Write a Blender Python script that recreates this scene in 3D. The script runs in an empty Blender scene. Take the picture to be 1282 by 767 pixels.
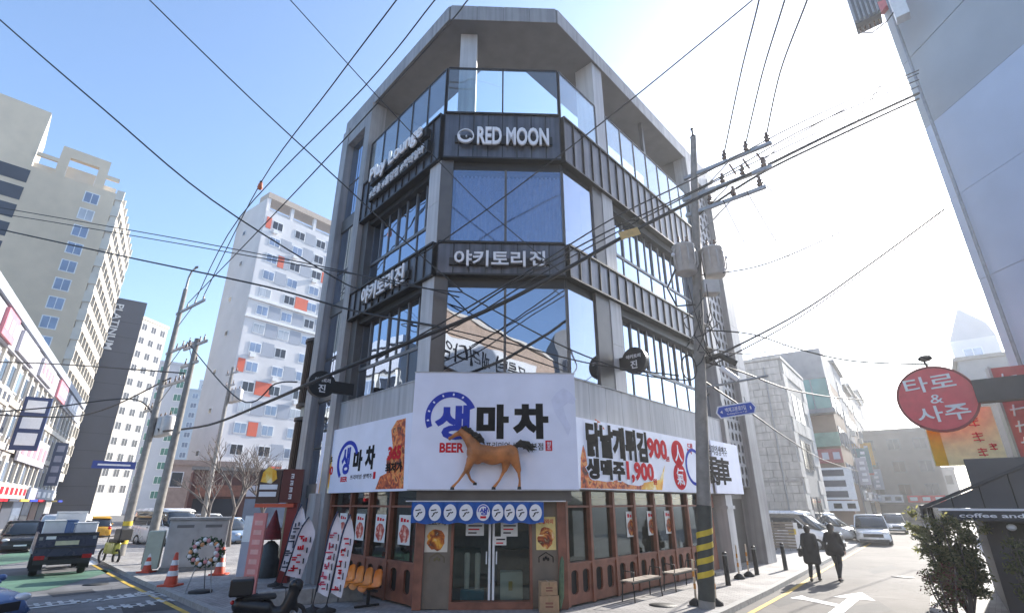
import bpy, bmesh, math, random
from mathutils import Matrix, Vector
R = math.radians
random.seed(7)
scene = bpy.context.scene
col = scene.collection
# ------------------------------------------------------------------ camera, sky, sun, exposure
CAM_H, PITCH, FOC = 2.3, R(21.0), 641.0
cam_d = bpy.data.cameras.new('camera'); cam_d.sensor_width = 36; cam_d.lens = 18.0
cam_d.clip_start = .05; cam_d.clip_end = 3000
cam = bpy.data.objects.new('camera', cam_d); col.objects.link(cam)
cam.location = (0, 0, CAM_H); cam.rotation_euler = (R(90) + PITCH, 0, 0)
scene.camera = cam
SUN_AZ, SUN_EL = 43.6, 26.9
world = bpy.data.worlds.new('World'); scene.world = world; world.use_nodes = True
wn = world.node_tree; bgn = wn.nodes['Background']
sky = wn.nodes.new('ShaderNodeTexSky'); sky.sky_type = 'NISHITA'; sky.sun_disc = False
sky.sun_elevation = R(SUN_EL); sky.sun_rotation = R(SUN_AZ)
sky.air_density = 1.0; sky.dust_density = .9; sky.ozone_density = 3.0; sky.altitude = 30
wn.links.new(sky.outputs[0], bgn.inputs[0]); bgn.inputs[1].default_value = 0.13
sun_d = bpy.data.lights.new('sun', 'SUN'); sun_d.energy = 4.0; sun_d.angle = R(.55); sun_d.color = (1, .94, .85)
sun = bpy.data.objects.new('sun', sun_d); col.objects.link(sun)
sdir = Vector((math.sin(R(SUN_AZ)) * math.cos(R(SUN_EL)), math.cos(R(SUN_AZ)) * math.cos(R(SUN_EL)), math.sin(R(SUN_EL))))
sun.rotation_euler = sdir.to_track_quat('Z', 'Y').to_euler(); sun.location = sdir * 60
vs = scene.view_settings
vs.view_transform = 'Standard'; vs.look = 'None'; vs.exposure = 1.52; vs.gamma = 1.0
scene.cycles.use_denoising = True
scene.cycles.max_bounces = 8; scene.cycles.transparent_max_bounces = 24
scene.cycles.glossy_bounces = 4; scene.cycles.diffuse_bounces = 3; scene.cycles.sample_clamp_indirect = 6

# ------------------------------------------------------------------ helpers
def ray(px, py):
    u = (px - 641) / FOC; v = (383.5 - py) / FOC
    return Vector((u, math.cos(PITCH) - v * math.sin(PITCH), math.sin(PITCH) + v * math.cos(PITCH)))
CAMP = Vector((0, 0, CAM_H))
def G(px, py, z=0.0):
    d = ray(px, py); return CAMP + d * ((z - CAM_H) / d.z)
def at(px, py, r):
    d = ray(px, py); return CAMP + d * (r / math.hypot(d.x, d.y))
def fr(o, right):
    x = Vector((right[0], right[1], 0)).normalized(); y = Vector((-x.y, x.x, 0))
    o = Vector((o[0], o[1], o[2] if len(o) > 2 else 0))
    return Matrix(((x.x, y.x, 0, o.x), (x.y, y.y, 0, o.y), (0, 0, 1, o.z), (0, 0, 0, 1)))
def az(a): return Vector((math.sin(R(a)), math.cos(R(a)), 0))
def onf(px, py, F, y=0.0):
    Fi = F.inverted(); o = Fi @ CAMP; d = Fi.to_3x3() @ ray(px, py); t = (y - o.y) / d.y; q = o + d * t
    return q.x, q.z
T = Matrix.Translation
def S(x, y, z): return Matrix.Diagonal((x, y, z, 1))
def RZ(a): return Matrix.Rotation(a, 4, 'Z')

def hx(h):
    c = [int(h[i:i + 2], 16) / 255 for i in (1, 3, 5)]
    return tuple(v / 12.92 if v <= .04045 else ((v + .055) / 1.055) ** 2.4 for v in c)
MATS = {}
def mat(name, c, rough=.6, metal=0., var=.12, scale=6., bump=.0, bscale=None, spec=.5, stain=0., streak=0., crack=0.):
    if name in MATS: return MATS[name]
    if isinstance(c, str): c = hx(c)
    m = bpy.data.materials.new(name); m.use_nodes = True; nt = m.node_tree; b = nt.nodes['Principled BSDF']
    b.inputs['Roughness'].default_value = rough; b.inputs['Metallic'].default_value = metal
    b.inputs['Specular IOR Level'].default_value = spec
    tc = nt.nodes.new('ShaderNodeNewGeometry')
    if var > 0:
        n = nt.nodes.new('ShaderNodeTexNoise'); n.inputs['Scale'].default_value = scale; n.inputs['Detail'].default_value = 5
        nt.links.new(tc.outputs['Position'], n.inputs['Vector'])
        cr = nt.nodes.new('ShaderNodeMapRange'); cr.inputs[1].default_value = .3; cr.inputs[2].default_value = .7
        cr.inputs[3].default_value = 1 - var; cr.inputs[4].default_value = 1 + var
        nt.links.new(n.outputs[0], cr.inputs[0])
        last = cr.outputs[0]
        if stain > 0:
            n2 = nt.nodes.new('ShaderNodeTexNoise'); n2.inputs['Scale'].default_value = scale * .13; n2.inputs['Detail'].default_value = 6
            mp = nt.nodes.new('ShaderNodeMapping'); mp.inputs['Scale'].default_value = (1, 1, .35)
            nt.links.new(tc.outputs['Position'], mp.inputs[0]); nt.links.new(mp.outputs[0], n2.inputs['Vector'])
            c2 = nt.nodes.new('ShaderNodeMapRange'); c2.inputs[1].default_value = .35; c2.inputs[2].default_value = .65
            c2.inputs[3].default_value = 1 - stain; c2.inputs[4].default_value = 1 + stain * .5
            nt.links.new(n2.outputs[0], c2.inputs[0])
            mm = nt.nodes.new('ShaderNodeMath'); mm.operation = 'MULTIPLY'
            nt.links.new(last, mm.inputs[0]); nt.links.new(c2.outputs[0], mm.inputs[1]); last = mm.outputs[0]
        if streak > 0:      # rain streaks running down the face
            n3 = nt.nodes.new('ShaderNodeTexNoise'); n3.inputs['Scale'].default_value = 1; n3.inputs['Detail'].default_value = 4
            mp3 = nt.nodes.new('ShaderNodeMapping'); mp3.inputs['Scale'].default_value = (5.5, 5.5, .22)
            nt.links.new(tc.outputs['Position'], mp3.inputs[0]); nt.links.new(mp3.outputs[0], n3.inputs['Vector'])
            c3 = nt.nodes.new('ShaderNodeMapRange'); c3.inputs[1].default_value = .38; c3.inputs[2].default_value = .62; c3.inputs[3].default_value = 1 - streak; c3.inputs[4].default_value = 1 + streak * .4
            nt.links.new(n3.outputs[0], c3.inputs[0]); m3 = nt.nodes.new('ShaderNodeMath'); m3.operation = 'MULTIPLY'
            nt.links.new(last, m3.inputs[0]); nt.links.new(c3.outputs[0], m3.inputs[1]); last = m3.outputs[0]
        if crack > 0:       # cracks and oil spots in the asphalt
            nd = nt.nodes.new('ShaderNodeTexNoise'); nd.inputs['Scale'].default_value = 1.6; nd.inputs['Detail'].default_value = 4; nt.links.new(tc.outputs['Position'], nd.inputs['Vector'])
            ad = nt.nodes.new('ShaderNodeVectorMath'); ad.operation = 'MULTIPLY_ADD'; ad.inputs[1].default_value = (.9, .9, 0); nt.links.new(nd.outputs['Color'], ad.inputs[0]); nt.links.new(tc.outputs['Position'], ad.inputs[2])
            vo = nt.nodes.new('ShaderNodeTexVoronoi'); vo.feature = 'DISTANCE_TO_EDGE'; vo.inputs['Scale'].default_value = .42; nt.links.new(ad.outputs[0], vo.inputs['Vector'])
            c4 = nt.nodes.new('ShaderNodeMapRange'); c4.inputs[1].default_value = .0; c4.inputs[2].default_value = .012; c4.inputs[3].default_value = 1 - crack; c4.inputs[4].default_value = 1; nt.links.new(vo.outputs['Distance'], c4.inputs[0])
            v2 = nt.nodes.new('ShaderNodeTexVoronoi'); v2.inputs['Scale'].default_value = .55; nt.links.new(ad.outputs[0], v2.inputs['Vector'])
            c5 = nt.nodes.new('ShaderNodeMapRange'); c5.inputs[1].default_value = .08; c5.inputs[2].default_value = .22; c5.inputs[3].default_value = 1 - crack * .6; c5.inputs[4].default_value = 1; nt.links.new(v2.outputs['Distance'], c5.inputs[0])
            for q in (c4, c5):
                m4 = nt.nodes.new('ShaderNodeMath'); m4.operation = 'MULTIPLY'; nt.links.new(last, m4.inputs[0]); nt.links.new(q.outputs[0], m4.inputs[1]); last = m4.outputs[0]
        vm = nt.nodes.new('ShaderNodeVectorMath'); vm.operation = 'SCALE'; vm.inputs[0].default_value = c[:3]
        nt.links.new(last, vm.inputs['Scale']); nt.links.new(vm.outputs[0], b.inputs['Base Color'])
        rr = nt.nodes.new('ShaderNodeMapRange'); rr.inputs[3].default_value = max(0, rough - .08); rr.inputs[4].default_value = min(1, rough + .08)
        nt.links.new(n.outputs[0], rr.inputs[0]); nt.links.new(rr.outputs[0], b.inputs['Roughness'])
    else:
        b.inputs['Base Color'].default_value = (*c[:3], 1)
    if bump > 0:
        nb = nt.nodes.new('ShaderNodeTexNoise'); nb.inputs['Scale'].default_value = bscale or scale * 8; nb.inputs['Detail'].default_value = 4
        nt.links.new(tc.outputs['Position'], nb.inputs['Vector'])
        bp = nt.nodes.new('ShaderNodeBump'); bp.inputs['Strength'].default_value = bump; bp.inputs['Distance'].default_value = .02
        nt.links.new(nb.outputs[0], bp.inputs['Height']); nt.links.new(bp.outputs[0], b.inputs['Normal'])
    MATS[name] = m; return m
def glassmat(name, tint, refl, f0=.35, rough=.0, wob=.0):
    if name in MATS: return MATS[name]
    m = bpy.data.materials.new(name); m.use_nodes = True; nt = m.node_tree; nt.nodes.clear()
    out = nt.nodes.new('ShaderNodeOutputMaterial'); mx = nt.nodes.new('ShaderNodeMixShader')
    tr = nt.nodes.new('ShaderNodeBsdfTransparent'); tr.inputs[0].default_value = (*tint, 1)
    gl = nt.nodes.new('ShaderNodeBsdfGlossy'); gl.inputs[0].default_value = (*refl, 1); gl.inputs['Roughness'].default_value = rough
    fn = nt.nodes.new('ShaderNodeLayerWeight'); fn.inputs[0].default_value = .5
    pw = nt.nodes.new('ShaderNodeMath'); pw.operation = 'POWER'; pw.inputs[1].default_value = 3.5
    mr = nt.nodes.new('ShaderNodeMapRange'); mr.inputs[3].default_value = f0; mr.inputs[4].default_value = 1.0
    nt.links.new(fn.outputs['Facing'], pw.inputs[0]); nt.links.new(pw.outputs[0], mr.inputs[0]); nt.links.new(mr.outputs[0], mx.inputs[0])
    nt.links.new(tr.outputs[0], mx.inputs[1]); nt.links.new(gl.outputs[0], mx.inputs[2]); nt.links.new(mx.outputs[0], out.inputs[0])
    if wob > 0:
        g = nt.nodes.new('ShaderNodeNewGeometry'); n = nt.nodes.new('ShaderNodeTexNoise'); n.inputs['Scale'].default_value = 1.3; n.inputs['Detail'].default_value = 1
        nt.links.new(g.outputs['Position'], n.inputs['Vector'])
        bp = nt.nodes.new('ShaderNodeBump'); bp.inputs['Strength'].default_value = wob; bp.inputs['Distance'].default_value = .05
        nt.links.new(n.outputs[0], bp.inputs['Height']); nt.links.new(bp.outputs[0], gl.inputs['Normal'])
    MATS[name] = m; return m
def leafmat(name, c):
    m = mat(name, c, .55, 0, .35, 9); nt = m.node_tree; b = nt.nodes['Principled BSDF']; out = nt.nodes['Material Output']
    t = nt.nodes.new('ShaderNodeBsdfTranslucent'); t.inputs[0].default_value = (min(1, c[0] * 1.9), min(1, c[1] * 1.9), c[2] * 1.1, 1); mx = nt.nodes.new('ShaderNodeMixShader'); mx.inputs[0].default_value = .45
    nt.links.new(b.outputs[0], mx.inputs[1]); nt.links.new(t.outputs[0], mx.inputs[2]); nt.links.new(mx.outputs[0], out.inputs[0]); return m
def printmat(name, cols, scale=3.0, seed=0., rough=.5):
    """flat colour print made of soft blotches"""
    if name in MATS: return MATS[name]
    m = bpy.data.materials.new(name); m.use_nodes = True; nt = m.node_tree; b = nt.nodes['Principled BSDF']; b.inputs['Roughness'].default_value = rough
    g = nt.nodes.new('ShaderNodeTexCoord'); mp = nt.nodes.new('ShaderNodeMapping'); mp.inputs['Location'].default_value = (seed, seed * .7, seed * 1.3)
    nt.links.new(g.outputs['Object'], mp.inputs[0])
    n = nt.nodes.new('ShaderNodeTexNoise'); n.inputs['Scale'].default_value = scale; n.inputs['Detail'].default_value = 3; n.inputs['Distortion'].default_value = .8
    nt.links.new(mp.outputs[0], n.inputs['Vector'])
    r = nt.nodes.new('ShaderNodeValToRGB'); e = r.color_ramp.elements
    k = len(cols)
    while len(e) < k: e.new(.5)
    for i, c in enumerate(cols):
        e[i].position = .3 + .4 * i / (k - 1); e[i].color = (*(hx(c) if isinstance(c, str) else c), 1)
    nt.links.new(n.outputs[0], r.inputs[0]); nt.links.new(r.outputs[0], b.inputs['Base Color'])
    MATS[name] = m; return m

WM = {}
def link(o, parent, M):
    col.objects.link(o); o.matrix_basis = M; WM[o.name] = M.copy()
    if parent is not None:
        o.parent = parent; o.matrix_parent_inverse = WM[parent.name].inverted()
    return o
def tag(o, label=None, cat=None, group=None, kind=None):
    if label: o['label'] = label
    if cat: o['category'] = cat
    if group: o['group'] = group
    if kind: o['kind'] = kind
    return o
def empty(name, loc, label, cat, group=None, M=None):
    o = bpy.data.objects.new(name, None); o.empty_display_size = .2
    link(o, None, M if M is not None else T(Vector((loc[0], loc[1], loc[2] if len(loc) > 2 else 0))))
    return tag(o, label, cat, group)
def mkmesh(name, v, f, m, smooth=False):
    me = bpy.data.meshes.new(name); me.from_pydata([tuple(q) for q in v], [], f); me.update()
    if m: me.materials.append(m)
    if smooth: me.polygons.foreach_set('use_smooth', [True] * len(me.polygons))
    return me
UNIT = {}
CUBE_V = [(0, 0, 0), (1, 0, 0), (1, 1, 0), (0, 1, 0), (0, 0, 1), (1, 0, 1), (1, 1, 1), (0, 1, 1)]
CUBE_F = [(0, 3, 2, 1), (4, 5, 6, 7), (0, 1, 5, 4), (1, 2, 6, 5), (2, 3, 7, 6), (3, 0, 4, 7)]
def unit(kind, m):
    k = (kind, m.name)
    if k in UNIT: return UNIT[k]
    if kind == 'cube': me = mkmesh('box', CUBE_V, CUBE_F, m)
    elif kind == 'cyl':
        n = 16; v = [(math.cos(2 * math.pi * i / n), math.sin(2 * math.pi * i / n), z) for z in (0, 1) for i in range(n)]
        f = [(i, (i + 1) % n, n + (i + 1) % n, n + i) for i in range(n)] + [tuple(range(n - 1, -1, -1)), tuple(range(n, 2 * n))]
        me = mkmesh('cyl', v, f, m)
        for p in me.polygons: p.use_smooth = len(p.vertices) == 4
    UNIT[k] = me; return me
def box(name, F, x0, x1, y0, y1, z0, z1, m, parent=None):
    """a box given by its extents in the frame F (x right, y away from the viewer, z up)"""
    o = bpy.data.objects.new(name, unit('cube', m))
    return link(o, parent, F @ T((x0, y0, z0)) @ S(x1 - x0, y1 - y0, z1 - z0))
def rod(name, a, b, r, m, parent=None, r2=None):
    a = Vector(a); b = Vector(b); d = b - a
    q = d.to_track_quat('Z', 'Y').to_matrix().to_4x4()
    o = bpy.data.objects.new(name, unit('cyl', m))
    return link(o, parent, T(a) @ q @ S(r, r, d.length))
class MB:
    def __init__(s, F=None): s.v = []; s.f = []; s.F = F; s.sm = []
    def add(s, v, f, smooth=False):
        n = len(s.v); s.v += [(s.F @ Vector(q)) if s.F is not None else Vector(q) for q in v]
        s.f += [tuple(i + n for i in q) for q in f]; s.sm += [smooth] * len(f); return s
    def box(s, x0, x1, y0, y1, z0, z1):
        return s.add([(x0 + (x1 - x0) * a, y0 + (y1 - y0) * b, z0 + (z1 - z0) * c) for a, b, c in CUBE_V], CUBE_F)
    def tube(s, pts, rad, n=8, cap=True):
        pts = [Vector(p) for p in pts]; k = len(pts)
        rad = rad if isinstance(rad, (list, tuple)) else [rad] * k
        v = []; f = []; u = None
        for i, p in enumerate(pts):
            d = (pts[min(i + 1, k - 1)] - pts[max(i - 1, 0)]).normalized()
            if u is None: u = d.orthogonal().normalized()
            else:
                u = (u - d * u.dot(d)); u = u.normalized() if u.length > 1e-6 else d.orthogonal().normalized()
            w = d.cross(u)
            for j in range(n):
                a = 2 * math.pi * j / n; v.append(p + (u * math.cos(a) + w * math.sin(a)) * rad[i])
        for i in range(k - 1):
            for j in range(n): f.append((i * n + j, i * n + (j + 1) % n, (i + 1) * n + (j + 1) % n, (i + 1) * n + j))
        s.add(v, f, True)
        if cap: s.add(v[:n], [tuple(range(n - 1, -1, -1))]); s.add(v[-n:], [tuple(range(n))])
        return s
    def lathe(s, prof, c=(0, 0, 0), n=16, cap=True):
        k = len(prof); c = Vector(c)
        v = [c + Vector((r * math.cos(2 * math.pi * j / n), r * math.sin(2 * math.pi * j / n), z)) for r, z in prof for j in range(n)]
        f = [(i * n + j, i * n + (j + 1) % n, (i + 1) * n + (j + 1) % n, (i + 1) * n + j) for i in range(k - 1) for j in range(n)]
        s.add(v, f, True)
        if cap: s.add(v[:n], [tuple(range(n - 1, -1, -1))]); s.add(v[-n:], [tuple(range(n))])
        return s
    def sphere(s, c, r, n=10, m=7):
        c = Vector(c); r = r if isinstance(r, (list, tuple)) else (r, r, r)
        v = [(c.x, c.y, c.z - r[2])]; f = []
        for i in range(1, m):
            t = math.pi * i / m - math.pi / 2
            for j in range(n):
                a = 2 * math.pi * j / n; v.append((c.x + r[0] * math.cos(t) * math.cos(a), c.y + r[1] * math.cos(t) * math.sin(a), c.z + r[2] * math.sin(t)))
        v.append((c.x, c.y, c.z + r[2])); e = len(v) - 1
        for j in range(n): f.append((0, 1 + (j + 1) % n, 1 + j)); f.append((e, e - n + j, e - n + (j + 1) % n))
        for i in range(m - 2):
            for j in range(n): f.append((1 + i * n + j, 1 + i * n + (j + 1) % n, 1 + (i + 1) * n + (j + 1) % n, 1 + (i + 1) * n + j))
        return s.add(v, f, True)
    def prism(s, pts, y0, y1, axis='y'):
        n = len(pts)
        if axis == 'y': v = [(p[0], y0, p[1]) for p in pts] + [(p[0], y1, p[1]) for p in pts]
        else: v = [(p[0], p[1], y0) for p in pts] + [(p[0], p[1], y1) for p in pts]
        f = [tuple(range(n)), tuple(range(2 * n - 1, n - 1, -1))] + [((i + 1) % n, i, n + i, n + (i + 1) % n) for i in range(n)]
        return s.add(v, f)
    def arc(s, cx, cz, r0, r1, a0, a1, y0, y1, n=28, kx=1.0):
        v = []; f = []
        for i in range(n + 1):
            a = R(a0 + (a1 - a0) * i / n); c, q = math.cos(a), math.sin(a)
            v += [(cx + kx * r0 * c, y0, cz + r0 * q), (cx + kx * r1 * c, y0, cz + r1 * q), (cx + kx * r1 * c, y1, cz + r1 * q), (cx + kx * r0 * c, y1, cz + r0 * q)]
        for i in range(n):
            b = 4 * i
            for k in range(4): f.append((b + k, b + (k + 1) % 4, b + 4 + (k + 1) % 4, b + 4 + k))
        f += [(0, 3, 2, 1), (4 * n, 4 * n + 1, 4 * n + 2, 4 * n + 3)]
        return s.add(v, f)
    def obj(s, name, m, parent=None, bevel=0, seg=2, local=False):
        """one mesh object; its origin is put at the middle of its base"""
        if not s.v: raise ValueError(name)
        mn = [min(q[i] for q in s.v) for i in range(3)]; mxx = [max(q[i] for q in s.v) for i in range(3)]
        c = Vector(((mn[0] + mxx[0]) / 2, (mn[1] + mxx[1]) / 2, mn[2]))
        if local: c = Vector((0, 0, 0))
        me = mkmesh(name, [q - c for q in s.v], s.f, m)
        me.polygons.foreach_set('use_smooth', s.sm)
        bm = bmesh.new(); bm.from_mesh(me); bmesh.ops.recalc_face_normals(bm, faces=bm.faces)
        if bevel:
            bmesh.ops.remove_doubles(bm, verts=bm.verts, dist=1e-5)
            ed = [e for e in bm.edges if len(e.link_faces) == 2 and e.calc_face_angle(0) > .5]
            bmesh.ops.bevel(bm, geom=ed, offset=bevel, segments=seg, profile=.5, affect='EDGES', clamp_overlap=True)
        bm.to_mesh(me); bm.free()
        o = bpy.data.objects.new(name, me); return link(o, parent, T(c))
def dup(o, M, parent=None, label=None, group=None):
    """copy of a thing with its parts, moved by the world matrix M"""
    c = o.copy(); link(c, parent, M @ WM[o.name])
    if label: c['label'] = label
    if group: c['group'] = group
    for ch in list(o.children): dup(ch, M, c)
    return c
# text meshes (flat print or raised letters)
TX = {}
def text_mesh(body, m, bold):
    k = (body, m.name, bold)
    if k in TX: return TX[k]
    cu = bpy.data.curves.new('t', 'FONT'); cu.body = body; cu.size = 1; cu.extrude = .05; cu.offset = min(bold, .012); cu.bevel_depth = max(0, bold - .012); cu.bevel_resolution = 0; cu.resolution_u = 3
    cu.align_x = 'CENTER'; cu.space_line = .95
    o = bpy.data.objects.new('t', cu)
    tmp = bpy.data.scenes.get('txt') or bpy.data.scenes.new('txt')
    tmp.collection.objects.link(o)
    with bpy.context.temp_override(scene=tmp, view_layer=tmp.view_layers[0]): dg = bpy.context.evaluated_depsgraph_get()
    me = bpy.data.meshes.new_from_object(o.evaluated_get(dg), depsgraph=dg)
    tmp.collection.objects.unlink(o); bpy.data.objects.remove(o)
    v = [q.co.copy() for q in me.vertices]
    mn = [min(q[i] for q in v) for i in range(3)]; mx = [max(q[i] for q in v) for i in range(3)]
    for q, p in zip(me.vertices, v):
        q.co = ((p.x - mn[0]) / (mx[0] - mn[0]), (mx[2] - p.z) / (mx[2] - mn[2]), (p.y - mn[1]) / (mx[1] - mn[1]))
    me.materials.clear(); me.materials.append(m); me.name = 'lettering'
    TX[k] = me; return me
def text(name, body, F, x0, x1, z0, z1, y, dep, m, parent, bold=.02, skew=0.):
    o = bpy.data.objects.new(name, text_mesh(body, m, bold))
    K = Matrix.Identity(4); K[2][0] = skew
    return link(o, parent, F @ T((x0, y, z0)) @ K @ S(x1 - x0, dep, z1 - z0))
def blend_mesh(parts, voxel, m, smooth=6, name='body'):
    """one continuous skin over tapered limbs; parts: ('c', p0, r0, p1, r1) or ('e', p, (rx, ry, rz))"""
    b = MB()
    for q in parts:
        if q[0] == 'e': b.sphere(q[1], q[2], 14, 10)
        else:
            p0, r0, p1, r1 = Vector(q[1]), q[2], Vector(q[3]), q[4]
            n = max(2, int((p1 - p0).length / (min(r0, r1) * .45)) + 1)
            for i in range(n + 1): t = i / n; b.sphere(p0.lerp(p1, t), r0 + (r1 - r0) * t, 10, 7)
    me = mkmesh('t', b.v, b.f, m); o = bpy.data.objects.new('t', me)
    tmp = bpy.data.scenes.get('txt') or bpy.data.scenes.new('txt'); tmp.collection.objects.link(o)
    md = o.modifiers.new('r', 'REMESH'); md.mode = 'VOXEL'; md.voxel_size = voxel
    sm = o.modifiers.new('s', 'SMOOTH'); sm.iterations = smooth; sm.factor = .5
    with bpy.context.temp_override(scene=tmp, view_layer=tmp.view_layers[0]): dg = bpy.context.evaluated_depsgraph_get()
    r = bpy.data.meshes.new_from_object(o.evaluated_get(dg), depsgraph=dg); r.name = name
    tmp.collection.objects.unlink(o); bpy.data.objects.remove(o)
    r.polygons.foreach_set('use_smooth', [True] * len(r.polygons))
    if not r.materials: r.materials.append(m)
    return r
def meshobj(name, me, parent, M=None):
    return link(bpy.data.objects.new(name, me), parent, M if M is not None else Matrix.Identity(4))
I4 = Matrix.Identity(4)

# ------------------------------------------------------------------ materials
M_asph = mat('asphalt', (.165, .165, .17), .85, 0, .22, 2.5, .5, 60, stain=.3, crack=.45)
M_asph2 = mat('asphalt_pale', (.115, .104, .095), .85, 0, .18, 2.2, .45, 55, stain=.35, crack=.45)
M_pave = None
M_kerb = mat('kerb_granite', (.30, .295, .285), .8, 0, .2, 9, .3)
M_white_paint = mat('road_paint_white', (.62, .62, .61), .7, 0, .3, 5)
M_yellow_paint = mat('road_paint_yellow', (.55, .36, .05), .7, 0, .3, 5)
M_green_paint = mat('road_paint_green', (.095, .20, .14), .8, 0, .25, 1.2, .3, 40, stain=.35)
M_band = mat('charcoal_zinc', (.135, .135, .148), .36, .75, .18, 1.5, .04, 3, stain=.22, streak=.3)
M_seam = mat('seam_black', (.012, .012, .014), .5)
M_bronze = mat('bronze_frame', (.12, .114, .11), .42, .35, .12, 3, stain=.15)
M_frame = mat('window_frame_grey', (.15, .155, .165), .42, .4, .1, 4)
M_alu = mat('pale_metal_cladding', (.50, .495, .505), .55, .12, .08, .9, .03, 2, stain=.14, streak=.16)
M_stone = mat('grey_stone_cladding', (.33, .322, .325), .5, .1, .12, 1.4, .1, 30, stain=.24, streak=.2)
M_soffit = mat('soffit_grey', (.165, .16, .16), .85, 0, .1, 2, .1, 40)
M_dark = mat('interior_dark', (.035, .033, .032), .9)
M_inner = mat('interior_grey', (.22, .21, .20), .9)
M_glass = glassmat('blue_glass', (.10, .13, .17), (.68, .80, .98), .52, 0, .09)
M_glass_front = glassmat('front_glass', (.50, .55, .62), (.70, .76, .88), .38, 0, .09)
M_glass_curt = glassmat('curtained_glass', (.62, .68, .78), (.66, .73, .87), .24, 0, .09)
M_glass_clear = glassmat('clear_glass', (.86, .92, .93), (.85, .92, 1.0), .10)
M_glass_shop = glassmat('shop_glass', (.74, .79, .75), (.55, .60, .64), .06, 0, .03)
M_wood = mat('red_brown_wood', (.225, .085, .052), .55, 0, .25, 4, .15, 30)
M_sign = mat('sign_white', (.80, .83, .97), .36, 0, .04, 2, .5, 1.6, stain=.06)
M_letter = mat('letter_white', (.80, .80, .82), .5, 0, .04)
M_black = mat('print_black', (.012, .012, .014), .85, 0, .1, spec=.12)
M_blue = mat('print_blue', (.035, .06, .42), .85, 0, .08, spec=.12)
M_red = mat('print_red', (.60, .02, .035), .85, 0, .08, spec=.12)
M_pale = mat('print_pale_blue', (.72, .745, .89), .85, 0, .05, spec=.12)
M_conc = mat('pole_concrete', (.27, .255, .235), .85, 0, .2, 5, .3, 50, stain=.2)
M_galv = mat('galvanised_steel', (.30, .31, .32), .45, .6, .15, 6)
M_rubber = mat('black_rubber', (.018, .018, .019), .75, 0, .1)
M_blackm = mat('black_metal', (.02, .02, .022), .4, .4, .1)
M_cable = mat('cable_black', (.02, .02, .022), .6, 0, .1)
M_orange = mat('orange_plastic', (.75, .22, .02), .35, 0, .06)
M_white = mat('white_paint', (.75, .75, .75), .4, 0, .06)
M_cream = mat('paper_cream', (.68, .62, .52), .7, 0, .05)
M_paper = mat('paper_white', (.72, .72, .70), .7, 0, .05)
M_tan = mat('cardboard', (.36, .23, .13), .85, 0, .12, 12)
M_porc = mat('porcelain_brown', (.12, .07, .05), .25)
M_food = printmat('fried_food_print', ['#3a0f08', '#9a3010', '#d9601e', '#f0a050', '#7a2010'], 5.5, 3.1)
M_food2 = printmat('skewer_print', ['#f2e3c4', '#e0a048', '#a8481c', '#52200f', '#ecc890'], 4.0, 1.7)
M_beer = printmat('beer_print', ['#e08a08', '#f4b020', '#f8d060', '#fff4d8'], 2.0, 5.2)
M_noodle = printmat('noodle_print', ['#f3dfb0', '#f0b438', '#c06018', '#5a2a10', '#f6e8cc'], 3.6, 8.4)
M_redpost = printmat('red_poster_print', ['#f2e6dc', '#e8c8b8', '#c85a48', '#a02820', '#f2e6dc'], 5.0, 2.4)
# ------------------------------------------------------------------ ground, roads, pavements
def pavermat(name, c, ang, sx, sy):
    m = bpy.data.materials.new(name); m.use_nodes = True; nt = m.node_tree; b = nt.nodes['Principled BSDF']; b.inputs['Roughness'].default_value = .8
    g = nt.nodes.new('ShaderNodeNewGeometry'); mp = nt.nodes.new('ShaderNodeMapping'); mp.inputs['Rotation'].default_value = (0, 0, ang)
    nt.links.new(g.outputs['Position'], mp.inputs[0])
    br = nt.nodes.new('ShaderNodeTexBrick'); br.inputs['Scale'].default_value = 1; br.inputs['Brick Width'].default_value = sx; br.inputs['Row Height'].default_value = sy
    br.inputs['Mortar Size'].default_value = .006; br.inputs['Bias'].default_value = -.2
    br.inputs['Color1'].default_value = (*[v * 1.15 for v in c], 1); br.inputs['Color2'].default_value = (*[v * .8 for v in c], 1); br.inputs['Mortar'].default_value = (*[v * .4 for v in c], 1)
    nt.links.new(mp.outputs[0], br.inputs['Vector'])
    n = nt.nodes.new('ShaderNodeTexNoise'); n.inputs['Scale'].default_value = .8; n.inputs['Detail'].default_value = 7; nt.links.new(g.outputs['Position'], n.inputs['Vector'])
    mr = nt.nodes.new('ShaderNodeMapRange'); mr.inputs[1].default_value = .3; mr.inputs[2].default_value = .7; mr.inputs[3].default_value = .65; mr.inputs[4].default_value = 1.15
    nt.links.new(n.outputs[0], mr.inputs[0])
    vm = nt.nodes.new('ShaderNodeVectorMath'); vm.operation = 'SCALE'; nt.links.new(br.outputs['Color'], vm.inputs[0]); nt.links.new(mr.outputs[0], vm.inputs['Scale'])
    nt.links.new(vm.outputs[0], b.inputs['Base Color'])
    bp = nt.nodes.new('ShaderNodeBump'); bp.inputs['Strength'].default_value = .5; bp.inputs['Distance'].default_value = .01
    nt.links.new(br.outputs['Fac'], bp.inputs['Height']); bp.invert = True; nt.links.new(bp.outputs[0], b.inputs['Normal'])
    return m
M_pave = pavermat('paver_blocks', (.31, .295, .285), R(42), .22, .11)
ZR = -.12
def sheet(name, pts, z, m, thick=0.0, kind='structure'):
    b = MB()
    if thick: b.prism([(p[0], p[1]) for p in pts], z - thick, z, 'z')
    else: b.add([(p[0], p[1], z) for p in pts], [tuple(range(len(pts)))])
    o = b.obj(name, m); return tag(o, kind=kind)
sheet('ground', [(-900, -900), (900, -900), (900, 900), (-900, 900)], -.135, M_asph)
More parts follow.
